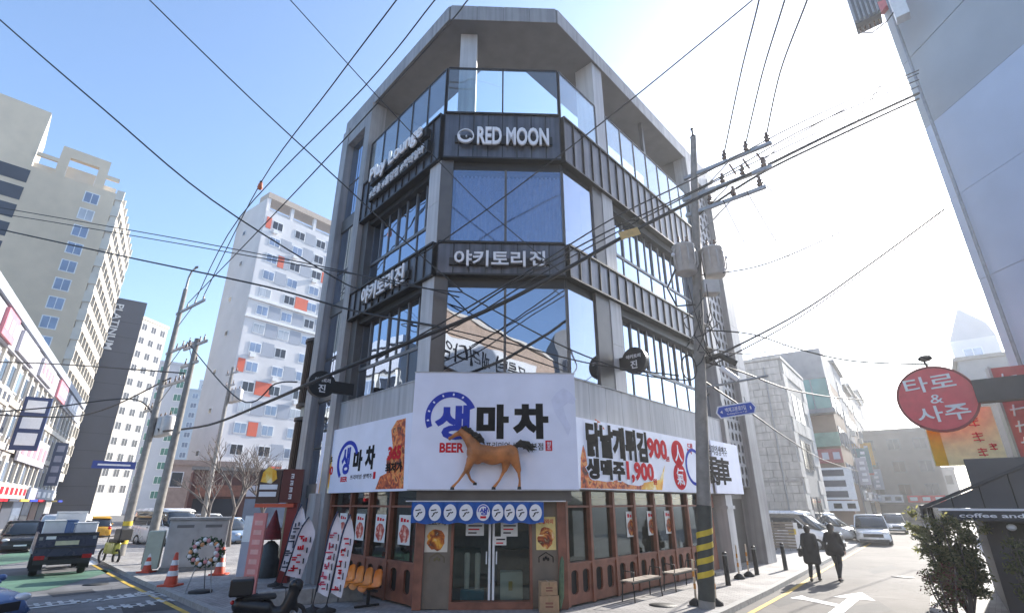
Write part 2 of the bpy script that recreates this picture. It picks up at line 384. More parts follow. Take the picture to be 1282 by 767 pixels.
# the asphalt of the two streets
sheet('road_left', [(-2.6, 9), (-4.5, 11.4), (-60.7, 67.7), (-120, 135), (-140, 118), (-24, 0), (-6, -30), (8, -30), (8, 8)], ZR, M_asph)
sheet('road_right', [(-2.55, 9.05), (8.05, 8.05), (20, 20), (60, 77), (50, 84), (11.8, 22.4), (4.7, 13.2), (2, 9.5)], ZR + .004, M_asph2)
LK = [(-60, 67), (-17.87, 24.9), (-12.15, 18.99), (-6.36, 13.19), (-4.9, 12.0), (-3.0, 11.1)]
RK = [(-3.0, 11.1), (-.5, 10.75), (2.0, 11.05), (3.4, 11.95), (4.6, 13.37), (7.45, 16.93), (11.67, 22.45), (31, 47.2)]
side = LK + RK[1:] + [(26, 52), (8, 30), (-20, 40), (-52, 76)]
pav = sheet('pavement', side, 0, M_pave, .13)
def kerbs(line, parent, m):
    for i in range(len(line) - 1):
        a = Vector((*line[i], 0)); b = Vector((*line[i + 1], 0)); L = (b - a).length; n = max(1, int(L / 1.0))
        if n > 34: n = 34; b = a + (b - a).normalized() * 34.0 if (a.length < b.length) else b; 
        if a.length > 60: a = b + (a - b).normalized() * 34.0
        L = (b - a).length; F = fr(a, b - a)
        for k in range(n): box('kerbstone', F, L * k / n + .006, L * (k + 1) / n - .006, -.17, -.003, -.132, .012, m, parent)
kerbs(LK[::-1], pav, M_kerb) if False else None
def flip(l): return l[::-1]
kerbs(LK, pav, M_kerb); kerbs(RK, pav, M_kerb)
# far pavements
sheet('pavement_far_side', [(-34, 28), (-31, 30), (-80, 104), (-84, 104)], .0, M_kerb, .13)
sheet('pavement_right_side', [(9.4, 6), (9.6, 13.5), (27.5, 36.5), (60, 74), (70, 74), (30, 20), (16, 5)], .0, M_pave, .13)
ZM = ZR + .009
def strip(name, a, b, w, m, z=ZM):
    a = Vector(a); b = Vector(b); d = (b - a).normalized(); n = Vector((-d.y, d.x, 0)) * w / 2
    return sheet(name, [a - n, b - n, b + n, a + n], z, m)
def off(p, q, d):
    v = Vector((q[0] - p[0], q[1] - p[1], 0)).normalized(); n = Vector((v.y, -v.x, 0)); return n * d
for i in range(1, 3):
    a = Vector((*LK[i], 0)); b = Vector((*LK[i + 1], 0)); n = Vector((b.y - a.y, -(b.x - a.x), 0)).normalized() * .45
    strip('yellow_edge_line', a + n, b + n, .13, M_yellow_paint)
for i in range(3, 7):
    a = Vector((*RK[i], 0)); b = Vector((*RK[i + 1], 0)); b = a + (b - a).normalized() * min((b - a).length, 18); n = Vector((b.y - a.y, -(b.x - a.x), 0)).normalized() * .5
    strip('yellow_edge_line', a + n, b + n, .13, M_yellow_paint, ZM + .001 * i)
# green lanes and white lines on the left street
g0 = [G(0, 722, ZR), G(120, 711, ZR), G(140, 716, ZR), G(60, 735, ZR), G(0, 744, ZR)]
sheet('green_lane_paint', [G(-60, 726, ZR), G(118, 713, ZR), G(150, 712, ZR), G(60, 738, ZR), G(-60, 752, ZR)], ZM, M_green_paint)
sheet('green_lane_paint', [G(-30, 700, ZR), G(60, 684, ZR), G(155, 672, ZR), G(152, 684, ZR), G(60, 698, ZR), G(-30, 712, ZR)], ZM, M_green_paint)
strip('lane_line_white', G(-60, 700, ZR), G(40, 688, ZR), .35, M_white_paint, ZM + .003)
strip('lane_line_white', G(112, 707, ZR), G(134, 694, ZR), .5, M_white_paint, ZM + .003)
strip('stop_line_white', G(30, 762, ZR), G(215, 741, ZR), .16, M_white_paint, ZM + .003)
random.seed(3)
for i, (px, py) in enumerate([(45, 757), (75, 754), (112, 752), (150, 746), (172, 744), (188, 741), (205, 745), (140, 760), (175, 757), (200, 752)]):
    c = G(px, py, ZR); F = fr(c, az(-45)); w = .55
    b = MB(F)
    for k in range(3): b.add([(-w / 2, -.3 + k * .24, 0), (w / 2, -.3 + k * .24, 0), (w / 2, -.2 + k * .24, 0), (-w / 2, -.2 + k * .24, 0)], [(0, 1, 2, 3)])
    b.add([(-.05, -.3, .001), (.05, -.3, .001), (.05, .3, .001), (-.05, .3, .001)], [(0, 1, 2, 3)])
    for q in b.v: q.z = ZM + .003 + .001 * (i % 2)
    tag(b.obj('painted_road_word', M_white_paint), kind='structure')
# arrow on the right street
F = fr(G(1068, 750, ZR), az(40 + 90)); b = MB(F)
b.add([(-.14, -2.6, 0), (.14, -2.6, 0), (.14, .1, 0), (.5, .1, 0), (0, 1.5, 0), (-.5, .1, 0), (-.14, .1, 0)], [tuple(range(7))])
b.add([(-.14, -1.5, 0), (-.14, -1.1, 0), (-1.0, -.5, 0), (-1.2, -.2, 0), (-1.35, -.9, 0), (-1.0, -.95, 0)], [tuple(range(6))])
for q in b.v: q.z = ZM + .004
tag(b.obj('painted_arrow', M_white_paint), kind='structure')
# asphalt repairs
for i, (q, m_) in enumerate(([[(150, 757), (215, 752), (225, 762), (155, 768)], 'patch_dark'], [[(60, 742), (115, 737), (120, 741), (66, 747)], 'patch_dark'], [[(960, 752), (1010, 738), (1025, 744), (975, 760)], 'patch_grey'], [[(1085, 712), (1115, 706), (1124, 711), (1094, 718)], 'patch_grey'], [[(1040, 765), (1100, 752), (1118, 764), (1060, 778)], 'patch_grey'])):
    mm = mat(m_, (.045, .046, .05) if m_ == 'patch_dark' else (.075, .072, .07), .85, 0, .2, 3, .5, 60)
    sheet('asphalt_patch', [G(x, y, ZR) for x, y in q], ZR + .0065, mm)
for i, (px, py, l) in enumerate(((120, 731, 'manhole cover in the green edge of the left street'), (1130, 722, 'manhole cover in the right street beyond the arrow'))):
    c = G(px, py, ZR); tag(MB().lathe([(.34, 0), (.34, .008), (0.02, .008)], (c.x, c.y, ZR + .004), 24).obj('manhole_cover', mat('cast_iron', (.05, .05, .05), .6, .5, .2, 20, .4)), l, 'manhole cover')
# manhole cover by the corner
mh = MB(); mh.lathe([(.33, 0), (.33, .006), (0.02, .006)], (G(830, 757).x, G(830, 757).y, .001), 24)
tag(mh.obj('manhole_cover', mat('cast_iron', (.05, .05, .05), .6, .5, .2, 20, .4)), 'round cast iron manhole cover in the sunlit pavement', 'manhole cover')

# ------------------------------------------------------------------ main corner building
PL = Vector((-2.21, 13.5, 0)); PR = Vector((1.587, 13.643, 0))
DL = az(-42.1); DR = az(42.3)
FC = fr(PL, PR - PL); FR = fr(PR, DR); FL = fr(PL, -DL)      # x is the viewer's right, so the left front runs to negative x
WC = (PR - PL).length; LL, LR = 8.3, 14.0
bl = empty('corner_building', (0, 17), 'charcoal and grey four storey corner building with glass roof terrace', 'building')
Z = dict(lin0=2.35, lin=2.62, pan=5.47, w2=8.42, b2=9.5, w3=12.45, b4=14.25, gl=16.3, sof=18.47, top=19.1)
PLe = PL + DL * LL; PRe = PR + DR * LR; BK1 = PLe + Vector((.742, .67, 0)) * 11; BK2 = PRe + Vector((-.74, .673, 0)) * 9
foot = [PL, PR, PRe, BK2, BK1, PLe]
cen = sum(foot, Vector()) / 6
def inset(d): return [p + (cen - p).normalized() * d for p in foot]
for k, z in enumerate((0.02, 2.75, 5.35, 9.0, 13.3)):
    MB().prism([(p.x, p.y) for p in inset(.9 if k else .6)], z - (.0 if k == 0 else .28), z + (.05 if k == 0 else 0), 'z').obj('floor_slab', M_inner, bl)
# inner core and back walls
MB().prism([(p.x, p.y) for p in inset(4.6)], 0, 13.2, 'z').obj('core_wall', M_inner, bl)
def wall(a, b, t, z0, z1, m, name='wall', parent=bl):
    F = fr(a, b - a); return box(name, F, 0, (b - a).length, 0, t, z0, z1, m, parent)
wall(PRe, BK2, .3, 0, 14.2, M_stone); wall(BK2, BK1, .3, 0, 14.2, M_stone); wall(BK1, PLe, .3, 0, 14.2, M_stone)
# --- roof ring (fascia, soffit) above the terrace
def ringpoly(d):  # facade polyline moved inwards by d
    a = PLe + Vector((.742, .67, 0)) * d; nC = Vector((-(PR - PL).y, (PR - PL).x, 0)).normalized(); nL = Vector((.742, .67, 0)); nR = Vector((-.74, .673, 0))
    def cross(n1, n2, P):
        A = Matrix(((n1.x, n1.y), (n2.x, n2.y))); v = A.inverted() @ Vector((d, d)); return P + Vector((v.x, v.y, 0))
    return [a, cross(nL, nC, PL), cross(nC, nR, PR), PRe + nR * d]
o0 = ringpoly(-.06); i0 = ringpoly(2.25)
rb = MB(); v = []
for p in o0: v += [(p.x, p.y, Z['sof']), (p.x, p.y, Z['top'])]
for p in i0: v += [(p.x, p.y, Z['sof']), (p.x, p.y, Z['top'] - .1)]
fcs = []
for i in range(3): fcs += [(2 * i, 8 + 2 * i, 10 + 2 * i, 2 * i + 2), (2 * i + 1, 2 * i + 3, 11 + 2 * i, 9 + 2 * i), (8 + 2 * i, 9 + 2 * i, 11 + 2 * i, 10 + 2 * i), (2 * i, 2 * i + 2, 2 * i + 3, 2 * i + 1)]
fcs += [(0, 1, 9, 8), (6, 14, 15, 7)]
roof = rb.add(v, fcs).obj('roof_canopy', M_soffit, bl)
def fasc(F, x0, x1, n):
    for k in range(n):
        a = x0 + (x1 - x0) * k / n; c = x0 + (x1 - x0) * (k + 1) / n
        box('fascia_panel', F, a + .008, c - .008, -.085, -.062, Z['sof'] - .02, Z['top'] + .03, M_stone, roof)
fasc(FC, .0, WC, 4); fasc(FL, -LL, -.0, 8); fasc(FR, 0, LR, 12)
# --- bands: charcoal panels standing proud of a black backing
def band(F, x0, x1, z0, z1, n, y=-.10, first=None):
    bk = box('parapet_band', F, x0, x1, y + .035, y + .3, z0, z1, M_seam, bl)
    for k in range(n):
        a = x0 + (x1 - x0) * k / n; c = x0 + (x1 - x0) * (k + 1) / n
        box('panel', F, a + .016, c - .016, y, y + .033, z0 + .06, z1 - .05, M_band, bk)
    for k in range(n + 1):
        a = x0 + (x1 - x0) * k / n; box('standing_seam', F, a - .014, a + .014, y - .045, y + .03, z0 + .056, z1 - .05, M_seam, bk)
    box('coping', F, x0 - .0, x1 + .0, y - .06, y + .34, z1 - .048, z1 + .012, M_seam, bk)
    box('drip_edge', F, x0, x1, y - .05, y + .30, z0, z0 + .055, M_seam, bk)
for (z0, z1) in ((Z['w2'], Z['b2']), (Z['w3'], Z['b4'])):
    band(FC, .03, WC - .03, z0, z1, 8); band(FL, -5.45, -.03, z0, z1, 12); band(FR, .03, 10.35, z0, z1, 19)
# --- solid frame at the left end with the tall glazed slot
def pier(F, x0, x1, z0, z1, m, y0=-.16, y1=.5, joints=4):
    p = box('pier', F, x0, x1, y0 + .02, y1, z0, z1, m, bl)
    h = (z1 - z0) / joints
    for k in range(joints): box('cladding_panel', F, x0 + .004, x1 - .004, y0, y0 + .018, z0 + h * k + .006, z0 + h * (k + 1) - .006, m, p)
    return p
pier(FL, -5.93, -5.45, 0, 18.45, M_stone, joints=9); pier(FL, -8.3, -7.7, 0, 18.45, M_stone, joints=9)
box('pier_head', FL, -7.698, -5.932, -.13, .5, 17.5, 18.45, M_stone, bl)
for (z0, z1) in ((0.1, 2.5), (2.9, 4.1), (4.14, 5.8), (6.2, 7.4), (7.44, 9.2), (9.7, 11.0), (11.04, 13.0), (13.6, 15.3), (15.34, 17.5)):
    w = box('slot_window', FL, -7.66, -5.97, .16, .20, z0, z1, M_frame, bl)
    for a, c in ((-7.64, -6.85), (-6.80, -5.99)): box('pane', FL, a, c,   .135, .155, z0 + .04, z1 - .04, M_glass, w)
for z0, z1 in ((2.5, 2.9), (5.8, 6.2), (9.2, 9.7), (13.0, 13.6)): box('slot_spandrel', FL, -7.69, -5.94, .1, .4, z0, z1, M_bronze, bl)
box('side_return', FL, -8.3, -8.26, .5, 8, 0, 18.4, M_stone, bl)
# --- left front: corner pillar and window bays of 2nd and 3rd storey
for (z0, z1) in ((Z['pan'], Z['w2']), (Z['b2'], Z['w3'])):
    pier(FL, -.66, -.03, z0, z1, M_alu, -.02, .45, 2)
    box('corner_post', FC, -.02, .36, .0, .45, z0, z1, M_bronze, bl)
    box('reveal', FL, -5.449, -5.0, .05, .5, z0, z1, M_bronze, bl)
    box('window_head', FL, -5.0, -.66, .12, .5, z1 - .18, z1, M_seam, bl)
def baywin(F, x0, x1, z0, zt, z1, nu, nl, y=.34):
    """window bay: low fixed lights under a row of tall sashes"""
    w = box('window', F, x0, x1, y + .07, y + .11, z1 - .05, z1, M_seam, bl)
    box('transom', F, x0, x1, y - .05, y + .05, zt - .05, zt + .05, M_frame, w)
    box('sill', F, x0, x1, y - .06, y + .05, z0, z0 + .06, M_frame, w)
    for k in range(nu):
        a = x0 + (x1 - x0) * k / nu; c = x0 + (x1 - x0) * (k + 1) / nu
        g = .022 if k % 2 else .05
        if random.random() < .45: box('blind', F, a + .04, c - .04, y + .02 + (.012 if k % 2 else 0), y + .024 + (.012 if k % 2 else 0), z1 - random.uniform(.3, 1.2), z1, mat('blind_cloth', (.42, .41, .39), .9), w)
        box('mullion', F, a - .03, a + .03, y - .045, y + .045, zt + .05, z1, M_frame, w)
        box('pane', F, a + .035, c - .035, y + (.012 if k % 2 else -.012), y + (.03 if k % 2 else .006), zt + .06, z1 - .02, M_glass, w)
    for k in range(nl):
        a = x0 + (x1 - x0) * k / nl; c = x0 + (x1 - x0) * (k + 1) / nl
        box('mullion', F, a - .025, a + .025, y - .04, y + .04, z0 + .06, zt - .05, M_frame, w)
        box('pane', F, a + .03, c - .03, y - .01, y + .01, z0 + .07, zt - .06, M_glass, w)
    return w
baywin(FL, -5.0, -.66, Z['pan'], 6.6, Z['w2'] - .18, 7, 4)
baywin(FL, -5.0, -.66, Z['b2'], 10.62, Z['w3'] - .18, 7, 4)
# --- chamfer glazing, turning the corner on the right
for (z0, z1, tint) in ((Z['pan'], Z['w2'], 0), (Z['b2'], Z['w3'], 1)):
    w = box('corner_window', FC, .36, WC, .10, .14, z1 - .36, z1, M_seam, bl)
    box('sill', FC, .36, WC, .0, .14, z0 - .02, z0 + .07, M_bronze, w)
    gm = M_glass_curt if tint else M_glass_front
    box('pane', FC, .37, 1.98, .05, .07, z0 + .07, z1 - .33, gm, w)
    box('pane', FC, 2.05, WC - .05, .05, .07, z0 + .07, z1 - .33, gm, w)
    box('mullion', FC, 1.98, 2.05, .0, .12, z0, z1 - .33, M_bronze, w)
    box('corner_mullion', FC, WC - .05, WC + .03, -.01, .09, z0, z1 - .33, M_bronze, w)
    xe = 1.70 if tint else 1.5
    box('pane', FR, .05, xe, .05, .07, z0 + .07, z1 - .30, M_glass_front, w)
    box('side_head', FR, .02, 2.3, .10, .14, z1 - .33, z1, M_seam, w)
    box('reveal', FR, xe, 2.28, -.01, .5, z0, z1, M_bronze, bl)
    pier(FR, 2.29, 2.95, z0, z1, M_alu, -.03, .45, 2)
# curtain folds behind the third storey corner glass
n = 150; cv = []; cf = []
for k in range(n + 1):
    x = .45 + (3.75 - .45) * k / n; y = .30 + .05 * math.sin(k * 1.05) + .018 * math.sin(k * .37)
    cv += [(x, y, Z['b2'] + .05), (x, y, Z['w3'] - .4)]
for k in range(n): cf.append((2 * k, 2 * k + 2, 2 * k + 3, 2 * k + 1))
MB(FC).add(cv, cf, True).obj('curtain', mat('curtain_cloth', (.72, .74, .78), .9), bl)
# --- right front windows
for (z0, z1, zt) in ((Z['pan'], Z['w2'], 6.6), (Z['b2'], Z['w3'], 10.62)):
    box('window_head', FR, 2.95, 10.35, .10, .5, z1 - .28, z1, M_seam, bl)
    baywin(FR, 2.97, 10.33, z0, zt, z1 - .28, 13, 7)
# right end: pier, perforated screen, outer fin
pier(FR, 10.35, 10.75, 2.62, 18.45, M_stone, -.14, .5, 8)
pier(FR, 12.9, 14.0, 0, 18.45, M_stone, -.16, .6, 9)
box('screen_head', FR, 10.752, 12.898, -.13, .5, 17.6, 18.45, M_stone, bl)
box('screen_backing', FR, 10.75, 12.9, .5, .55, 2.9, 17.6, M_dark, bl)
sc = MB(FR); nx, nz = 5, 32; cw = 2.15 / nx; ch = (17.6 - 2.9) / nz
for i in range(nx):
    for j in range(nz):
        x = 10.75 + cw * i; z = 2.9 + ch * j; cxx = x + cw * (.5 + (.12 if j % 2 else -.12)); czz = z + ch * .5; r = min(cw, ch) * .40
        vv = [(x, .1, z), (x + cw, .1, z), (x + cw, .1, z + ch), (x, .1, z + ch)]
        ring = [(cxx + r * .8 * math.cos(math.pi / 4 * k + math.pi * 1.25), .1, czz + r * 1.1 * math.sin(math.pi / 4 * k + math.pi * 1.25)) for k in range(8)]
        ring2 = [(a, .16, c) for a, _, c in ring]
        f = []
        for k in range(4): f += [(k, (k + 1) % 4, 4 + (2 * k + 2) % 8, 4 + 2 * k + 1), (k, 4 + 2 * k + 1, 4 + 2 * k)]
        f += [(4 + k, 4 + (k + 1) % 8, 12 + (k + 1) % 8, 12 + k) for k in range(8)]
        sc.add(vv + ring + ring2, f)
sc.obj('perforated_screen', mat('screen_metal', (.24, .24, .255), .5, .2, .1, 2, stain=.15), bl)
box('recess_wall', FR, 10.2, 12.9, .55, .6, 0, 2.9, M_bronze, bl)
box('recess_ceiling', FR, 10.2, 12.9, .1, .55, 2.9, 2.96, M_bronze, bl)
# --- terrace: glass balustrade, columns, floor edge
def balus(F, x0, x1, n, y=.02):
    g = box('balustrade', F, x0, x1, y - .02, y + .05, Z['gl'] - .05, Z['gl'], M_blackm, bl)
    for k in range(n + 1):
        a = x0 + (x1 - x0) * k / n; box('baluster_post', F, a - .025, a + .025, y - .02, y + .045, Z['b4'] + .012, Z['gl'] - .05, M_blackm, g)
    for k in range(n):
        a = x0 + (x1 - x0) * k / n; c = x0 + (x1 - x0) * (k + 1) / n
        box('glass_panel', F, a + .027, c - .027, y, y + .016, Z['b4'] + .03, Z['gl'] - .055, M_glass_clear, g)
balus(FC, .04, WC - .04, 2); balus(FL, -5.4, -.06, 5); balus(FR, .06, 2.28, 1); balus(FR, 3.0, 10.3, 7)
box('terrace_column', FC, .35, .95, .55, 1.2, 13.3, Z['sof'], M_alu, bl)
box('terrace_column', FR, 2.3, 2.98, .02, .8, 14.27, Z['sof'], M_alu, bl)
box('terrace_post', FR, 6.7, 6.85, .3, .45, 13.3, Z['sof'], M_bronze, bl)
box('terrace_wall', FR, 10.36, 10.6, .5, 2.2, 13.3, Z['sof'], M_soffit, bl)
box('terrace_wall', FL, -5.7, -5.46, .5, 2.2, 13.3, Z['sof'], M_soffit, bl)
# --- first storey: pale panels behind the banners
def pale(F, x0, x1, n, y=.02):
    bk = box('spandrel', F, x0, x1, y + .02, y + .25, Z['lin'], Z['pan'], M_seam, bl)
    for k in range(n):
        a = x0 + (x1 - x0) * k / n; c = x0 + (x1 - x0) * (k + 1) / n
        box('panel', F, a + .006, c - .006, y - .002, y + .018, Z['lin'], Z['pan'] - .002, M_alu, bk)
    box('flashing', F, x0, x1, y - .03, y + .33, Z['pan'], Z['pan'] + .03, M_alu, bk)
pale(FL, -5.448, -.0, 7); pale(FR, 0, 8.75, 10); pale(FR, 8.75, 10.35, 2); pale(FC, 0, WC, 4, .05)
# --- ground floor
GX = 3.46                                    # where the shop front turns the corner on the right
PG = FC @ Vector((GX, 0, 0)); FG = fr(PG, DR)
box('lintel', FC, -.12, GX + .2, -.25, .3, Z['lin0'], Z['lin'], M_bronze, bl)
for k, (a, c) in enumerate(((.1, .74), (2.70, GX - .14))):
    box('entrance_panel', FC, a, c, .04, .3, 0.02, Z['lin0'], mat('entrance_render', (.18, .145, .11), .75, 0, .15, 3, .15, 30), bl)
box('corner_wood_post', FC, -.10, .10, -.04, .3, 0.01, Z['lin0'], M_wood, bl)
box('corner_wood_post', FC, GX - .14, GX + .06, -.05, .25, 0.01, Z['lin0'], M_wood, bl)
box('threshold', FC, .74, 2.70, .0, .3, 0.005, .16, M_wood, bl)
box('door_jamb', FC, .74, .80, .02, .28, .16, Z['lin0'], M_wood, bl); box('door_jamb', FC, 2.64, 2.70, .02, .28, .16, Z['lin0'], M_wood, bl)
for k, (a, c) in enumerate(((.81, 1.70), (1.74, 2.63))):
    d = box('glass_door', FC, a, c, .14, .156, .18, Z['lin0'] - .02, M_glass_shop, bl)
    st = (1.645, 1.70) if k == 0 else (1.74, 1.795)
    box('stile', FC, st[0], st[1], .12, .17, .18, Z['lin0'] - .02, M_white, d)
    hxx = 1.60 if k == 0 else 1.84
    MB(FC).tube([(hxx, .02, .95), (hxx, .02, 1.22)], .016, 8).tube([(hxx, .02, .98), (hxx, .13, .98)], .012, 6).tube([(hxx, .02, 1.19), (hxx, .13, 1.19)], .012, 6).obj('handle', M_white, d)
def woodfront(F, posts, z_wood=.92, transom=2.22, yb=0.0):
    """timber shop front: posts, boarded apron with round-ended slots, glass above"""
    for k in range(len(posts) - 1):
        a, c = posts[k], posts[k + 1]
        bay = box('shopfront_post', F, a - .05, a + .05, yb - .04, yb + .16, .03, Z['lin'] - .02, M_wood, bl)
        bb = MB(F); w = (c - a - .1) / 2; x = a + .05
        for j in range(2):   # apron panel with a slot
            cx = x + w * (j + .5); hw = min(.15, w * .3); zc0, zc1 = .34, .70; rr = hw
            ring = [(cx + hw, zc0), ] + [(cx + hw * math.cos(R(q)), zc1 + hw * .6 * math.sin(R(q))) for q in range(0, 181, 30)] + [(cx - hw * math.cos(R(q)), zc0 - hw * .6 * math.sin(R(q))) for q in range(0, 180, 30)]
            outer = [(x + w * j, .05), (x + w * (j + 1), .05), (x + w * (j + 1), z_wood), (x + w * j, z_wood)]
            n = len(ring); vv = [(p[0], yb, p[1]) for p in outer] + [(p[0], yb, p[1]) for p in ring] + [(p[0], yb + .06, p[1]) for p in ring]
            f = []
            def near(p): return min(range(4), key=lambda q: (outer[q][0] - p[0]) ** 2 + (outer[q][1] - p[1]) ** 2 * .6)
            for q in range(n):
                p0, p1 = near(ring[q]), near(ring[(q + 1) % n])
                if p0 == p1: f.append((p0, 4 + q, 4 + (q + 1) % n))
                else: f.append((p0, 4 + q, 4 + (q + 1) % n, p1))
                f.append((4 + q, 4 + n + q, 4 + n + (q + 1) % n, 4 + (q + 1) % n))
            bb.add(vv, f)
        bb.obj('apron_panel', M_wood, bay)
        box('apron_backing', F, a + .05, c - .05, yb + .10, yb + .12, .05, z_wood, M_dark, bay)
        box('pane', F, a + .05, c - .05, yb + .07, yb + .08, z_wood + .02, transom - .02, M_glass_shop, bay)
        box('pane', F, a + .05, c - .05, yb + .07, yb + .08, transom + .03, Z['lin'] - .03, M_glass_shop, bay)
        box('rail', F, a + .05, c - .05, yb - .02, yb + .12, transom - .02, transom + .03, M_wood, bay)
        box('rail', F, a + .05, c - .05, yb - .025, yb + .12, z_wood - .03, z_wood + .03, M_wood, bay)
    box('shopfront_post', F, posts[-1] - .05, posts[-1] + .05, yb - .04, yb + .16, .03, Z['lin'] - .02, M_wood, bl)
woodfront(FL, [-5.35, -3.95, -2.78, -1.6, -.22], yb=.06)
woodfront(FG, [.12, 1.18, 2.32, 3.48, 4.68, 5.88, 7.05, 8.2], yb=.0)
box('front_beam', FL, -5.45, -.05, .0, .3, Z['lin'] - .02, Z['lin'] + .03, M_seam, bl)
# grey end columns of the shop front
cl = box('shop_column', FL, -6.35, -5.75, -.32, .1, 0, 2.6, M_alu, bl)
sd = box('side_door', FG, 8.3, 9.3, .05, .12, .02, 2.15, M_wood, bl)
box('door_pane', FG, 8.58, 9.0, .035, .05, .75, 1.75, M_glass_shop, sd); box('door_head', FG, 8.25, 9.35, .0, .2, 2.15, 2.6, M_wood, sd)
cl2 = box('shop_column', FR, 9.42, 10.05, -.12, .5, 0, 2.6, M_alu, bl)
box('column_collar', FR, 9.36, 10.11, -.18, .5, 2.1, 2.22, M_alu, cl2)
box('step', FG, 8.2, 9.4, -.25, .05, .004, .1, M_kerb, bl)
# shop interior glimpsed through the glass
box('counter', FC, .2, 1.4, 2.8, 3.4, .08, 1.1, mat('counter_green', (.06, .13, .09), .6), bl)
box('counter', FC, 1.9, 3.2, 3.3, 3.9, .08, 1.0, M_tan, bl)
# ------------------------------------------------------------------ signs on the main building
# big sign board over the entrance
YB = -.42
sx0, sz0 = onf(509, 612, FC, YB); sx1, sz1 = onf(724, 468, FC, YB); sx1b, _ = onf(725, 612, FC, YB)
sb = empty('main_sign_board', FC @ Vector((1.75, YB, sz0)), 'large white sign board with blue horseshoe emblem above the entrance', 'sign')
SX0, SX1, SZ0, SZ1 = sx0 + .02, sx1b, sz0, sz1
box('board', FC, SX0, SX1, YB, YB + .36, SZ0, SZ1, M_sign, sb)
box('edge_trim', FC, SX0 - .015, SX1 + .015, YB - .012, YB + .3, SZ1, SZ1 + .025, M_alu, sb); box('edge_trim', FC, SX0 - .015, SX1 + .015, YB - .012, YB + .3, SZ0 - .025, SZ0, M_alu, sb)
def pC(px, py, y=YB): return onf(px, py, FC, y)
def tpx(name, body, a, b, F, y, m, parent, bold=.02, dep=.008):
    """lettering between two picture corners (left-bottom, right-top) lying on the plane y of F"""
    x0, z0 = onf(*a, F, y); x1, z1 = onf(*b, F, y); return text(name, body, F, x0, x1, z0, z1, y - dep, dep - .001, m, parent, bold)
hc = pC(564.5, 522); hr = abs(pC(564.5, 491)[1] - hc[1])
MB(FC).arc(hc[0], hc[1], hr * .80, hr * 1.03, 22, 205, YB - .012, YB - .001).obj('horseshoe_emblem', M_blue, sb)
for a in (60, 85, 112, 140, 165, 188):
    x = hc[0] + hr * .915 * math.cos(R(a)); z = hc[1] + hr * .915 * math.sin(R(a))
    MB(FC @ T((x, 0, z)) @ Matrix.Rotation(-R(a), 4, 'Y')).box(-.028, .028, YB - .018, YB - .013, -.02, .02).obj('nail_hole', M_sign, sb)
tpx('lettering', '생', (543, 550), (589, 507), FC, YB, M_blue, sb, .045)
tpx('lettering', '마', (596, 549), (637, 506), FC, YB, M_black, sb, .06)
tpx('lettering', '차', (642, 549), (686, 505), FC, YB, M_black, sb, .06)
tpx('lettering', 'BEER', (550, 566), (581, 554), FC, YB, M_red, sb, .035)
tpx('lettering', '프리미엄 생맥주', (608, 562), (664, 553), FC, YB, M_black, sb, .005)
tpx('lettering', '본점', (665, 563), (680, 554), FC, YB, M_black, sb, .01)
x0, z0 = pC(683, 564); x1, z1 = pC(691, 551); box('red_seal', FC, x0, x1, YB - .01, YB - .001, z0, z1, M_red, sb)
tpx('lettering', '원', (684.5, 557), (689.5, 552.5), FC, YB - .011, M_sign, sb, .01); tpx('lettering', '조', (684.5, 562.5), (689.5, 558), FC, YB - .011, M_sign, sb, .01)
# pale printed horse outline in the sign's right upper part
pts = [(690, 500), (697, 491), (705, 485), (713, 490), (721, 499), (718, 506), (711, 504), (705, 509), (709, 523), (715, 535), (711, 546), (705, 533), (697, 521), (692, 509)]
MB(FC).prism([pC(*q) for q in pts], YB - .006, YB - .001).obj('pale_horse_print', M_pale, sb)
# the horse figure in relief on the board
HY = YB - .2
def h(px, py, dy=0.): x, z = onf(px - 3, py, FC, HY); return (x, HY + dy, z)
M_horse = mat('chestnut_horse', (.46, .16, .04), .5, 0, .35, 3.5, .15, 30, stain=.3)
hp = [('c', h(598, 566), .22, h(622, 569), .205), ('c', h(622, 569), .205, h(642, 567), .205), ('e', h(600, 568), (.22, .16, .245)), ('e', h(641, 567.5), (.20, .16, .22)), ('e', h(620, 571), (.3, .15, .2)),
      ('c', h(597, 560), .175, h(589, 548), .125), ('c', h(589, 548), .125, h(581, 540), .085), ('c', h(581, 540.5), .080, h(573, 544), .054), ('c', h(573, 544), .054, h(567, 548), .042), ('e', h(566, 548.5), (.045, .04, .05)),
      ('c', h(581, 537, -.03), .022, h(580.5, 532.5, -.04), .008), ('c', h(583, 537.5, .03), .022, h(583.5, 533, .04), .008),
      ('c', h(594, 574, -.07), .12, h(587, 588, -.08), .062), ('c', h(587, 588, -.08), .045, h(577, 602, -.08), .030), ('c', h(577, 602, -.08), .032, h(573, 606, -.08), .030), ('c', h(573, 606, -.08), .034, h(569.5, 610, -.08), .042),
      ('c', h(592, 575, .07), .11, h(588, 590, .06), .058), ('c', h(588, 590, .06), .044, h(592, 600, .06), .030), ('c', h(592, 600, .06), .03, h(597, 604, .06), .038),
      ('c', h(638, 572, .06), .15, h(635, 587, .06), .07), ('c', h(635, 587, .06), .05, h(628, 601, .06), .030), ('c', h(628, 601, .06), .032, h(621, 610, .06), .042),
      ('c', h(645, 570, -.06), .155, h(652, 588, -.06), .07), ('c', h(652, 588, -.06), .05, h(653.5, 601, -.06), .031), ('c', h(653.5, 601, -.06), .032, h(653, 609.5, -.06), .044)]
hs = empty('horse_figure', Vector(h(610, 611)).xyz if False else FC @ Vector(h(610, 611)), 'chestnut brown horse sculpture striding across the big white sign', 'horse statue')
hm = blend_mesh([(q[0], FC @ Vector(q[1]), *( [q[2], FC @ Vector(q[3]), q[4]] if q[0] == 'c' else [q[2]])) for q in hp], .02, M_horse, 4, 'horse_body')
hb = meshobj('body', hm, hs)
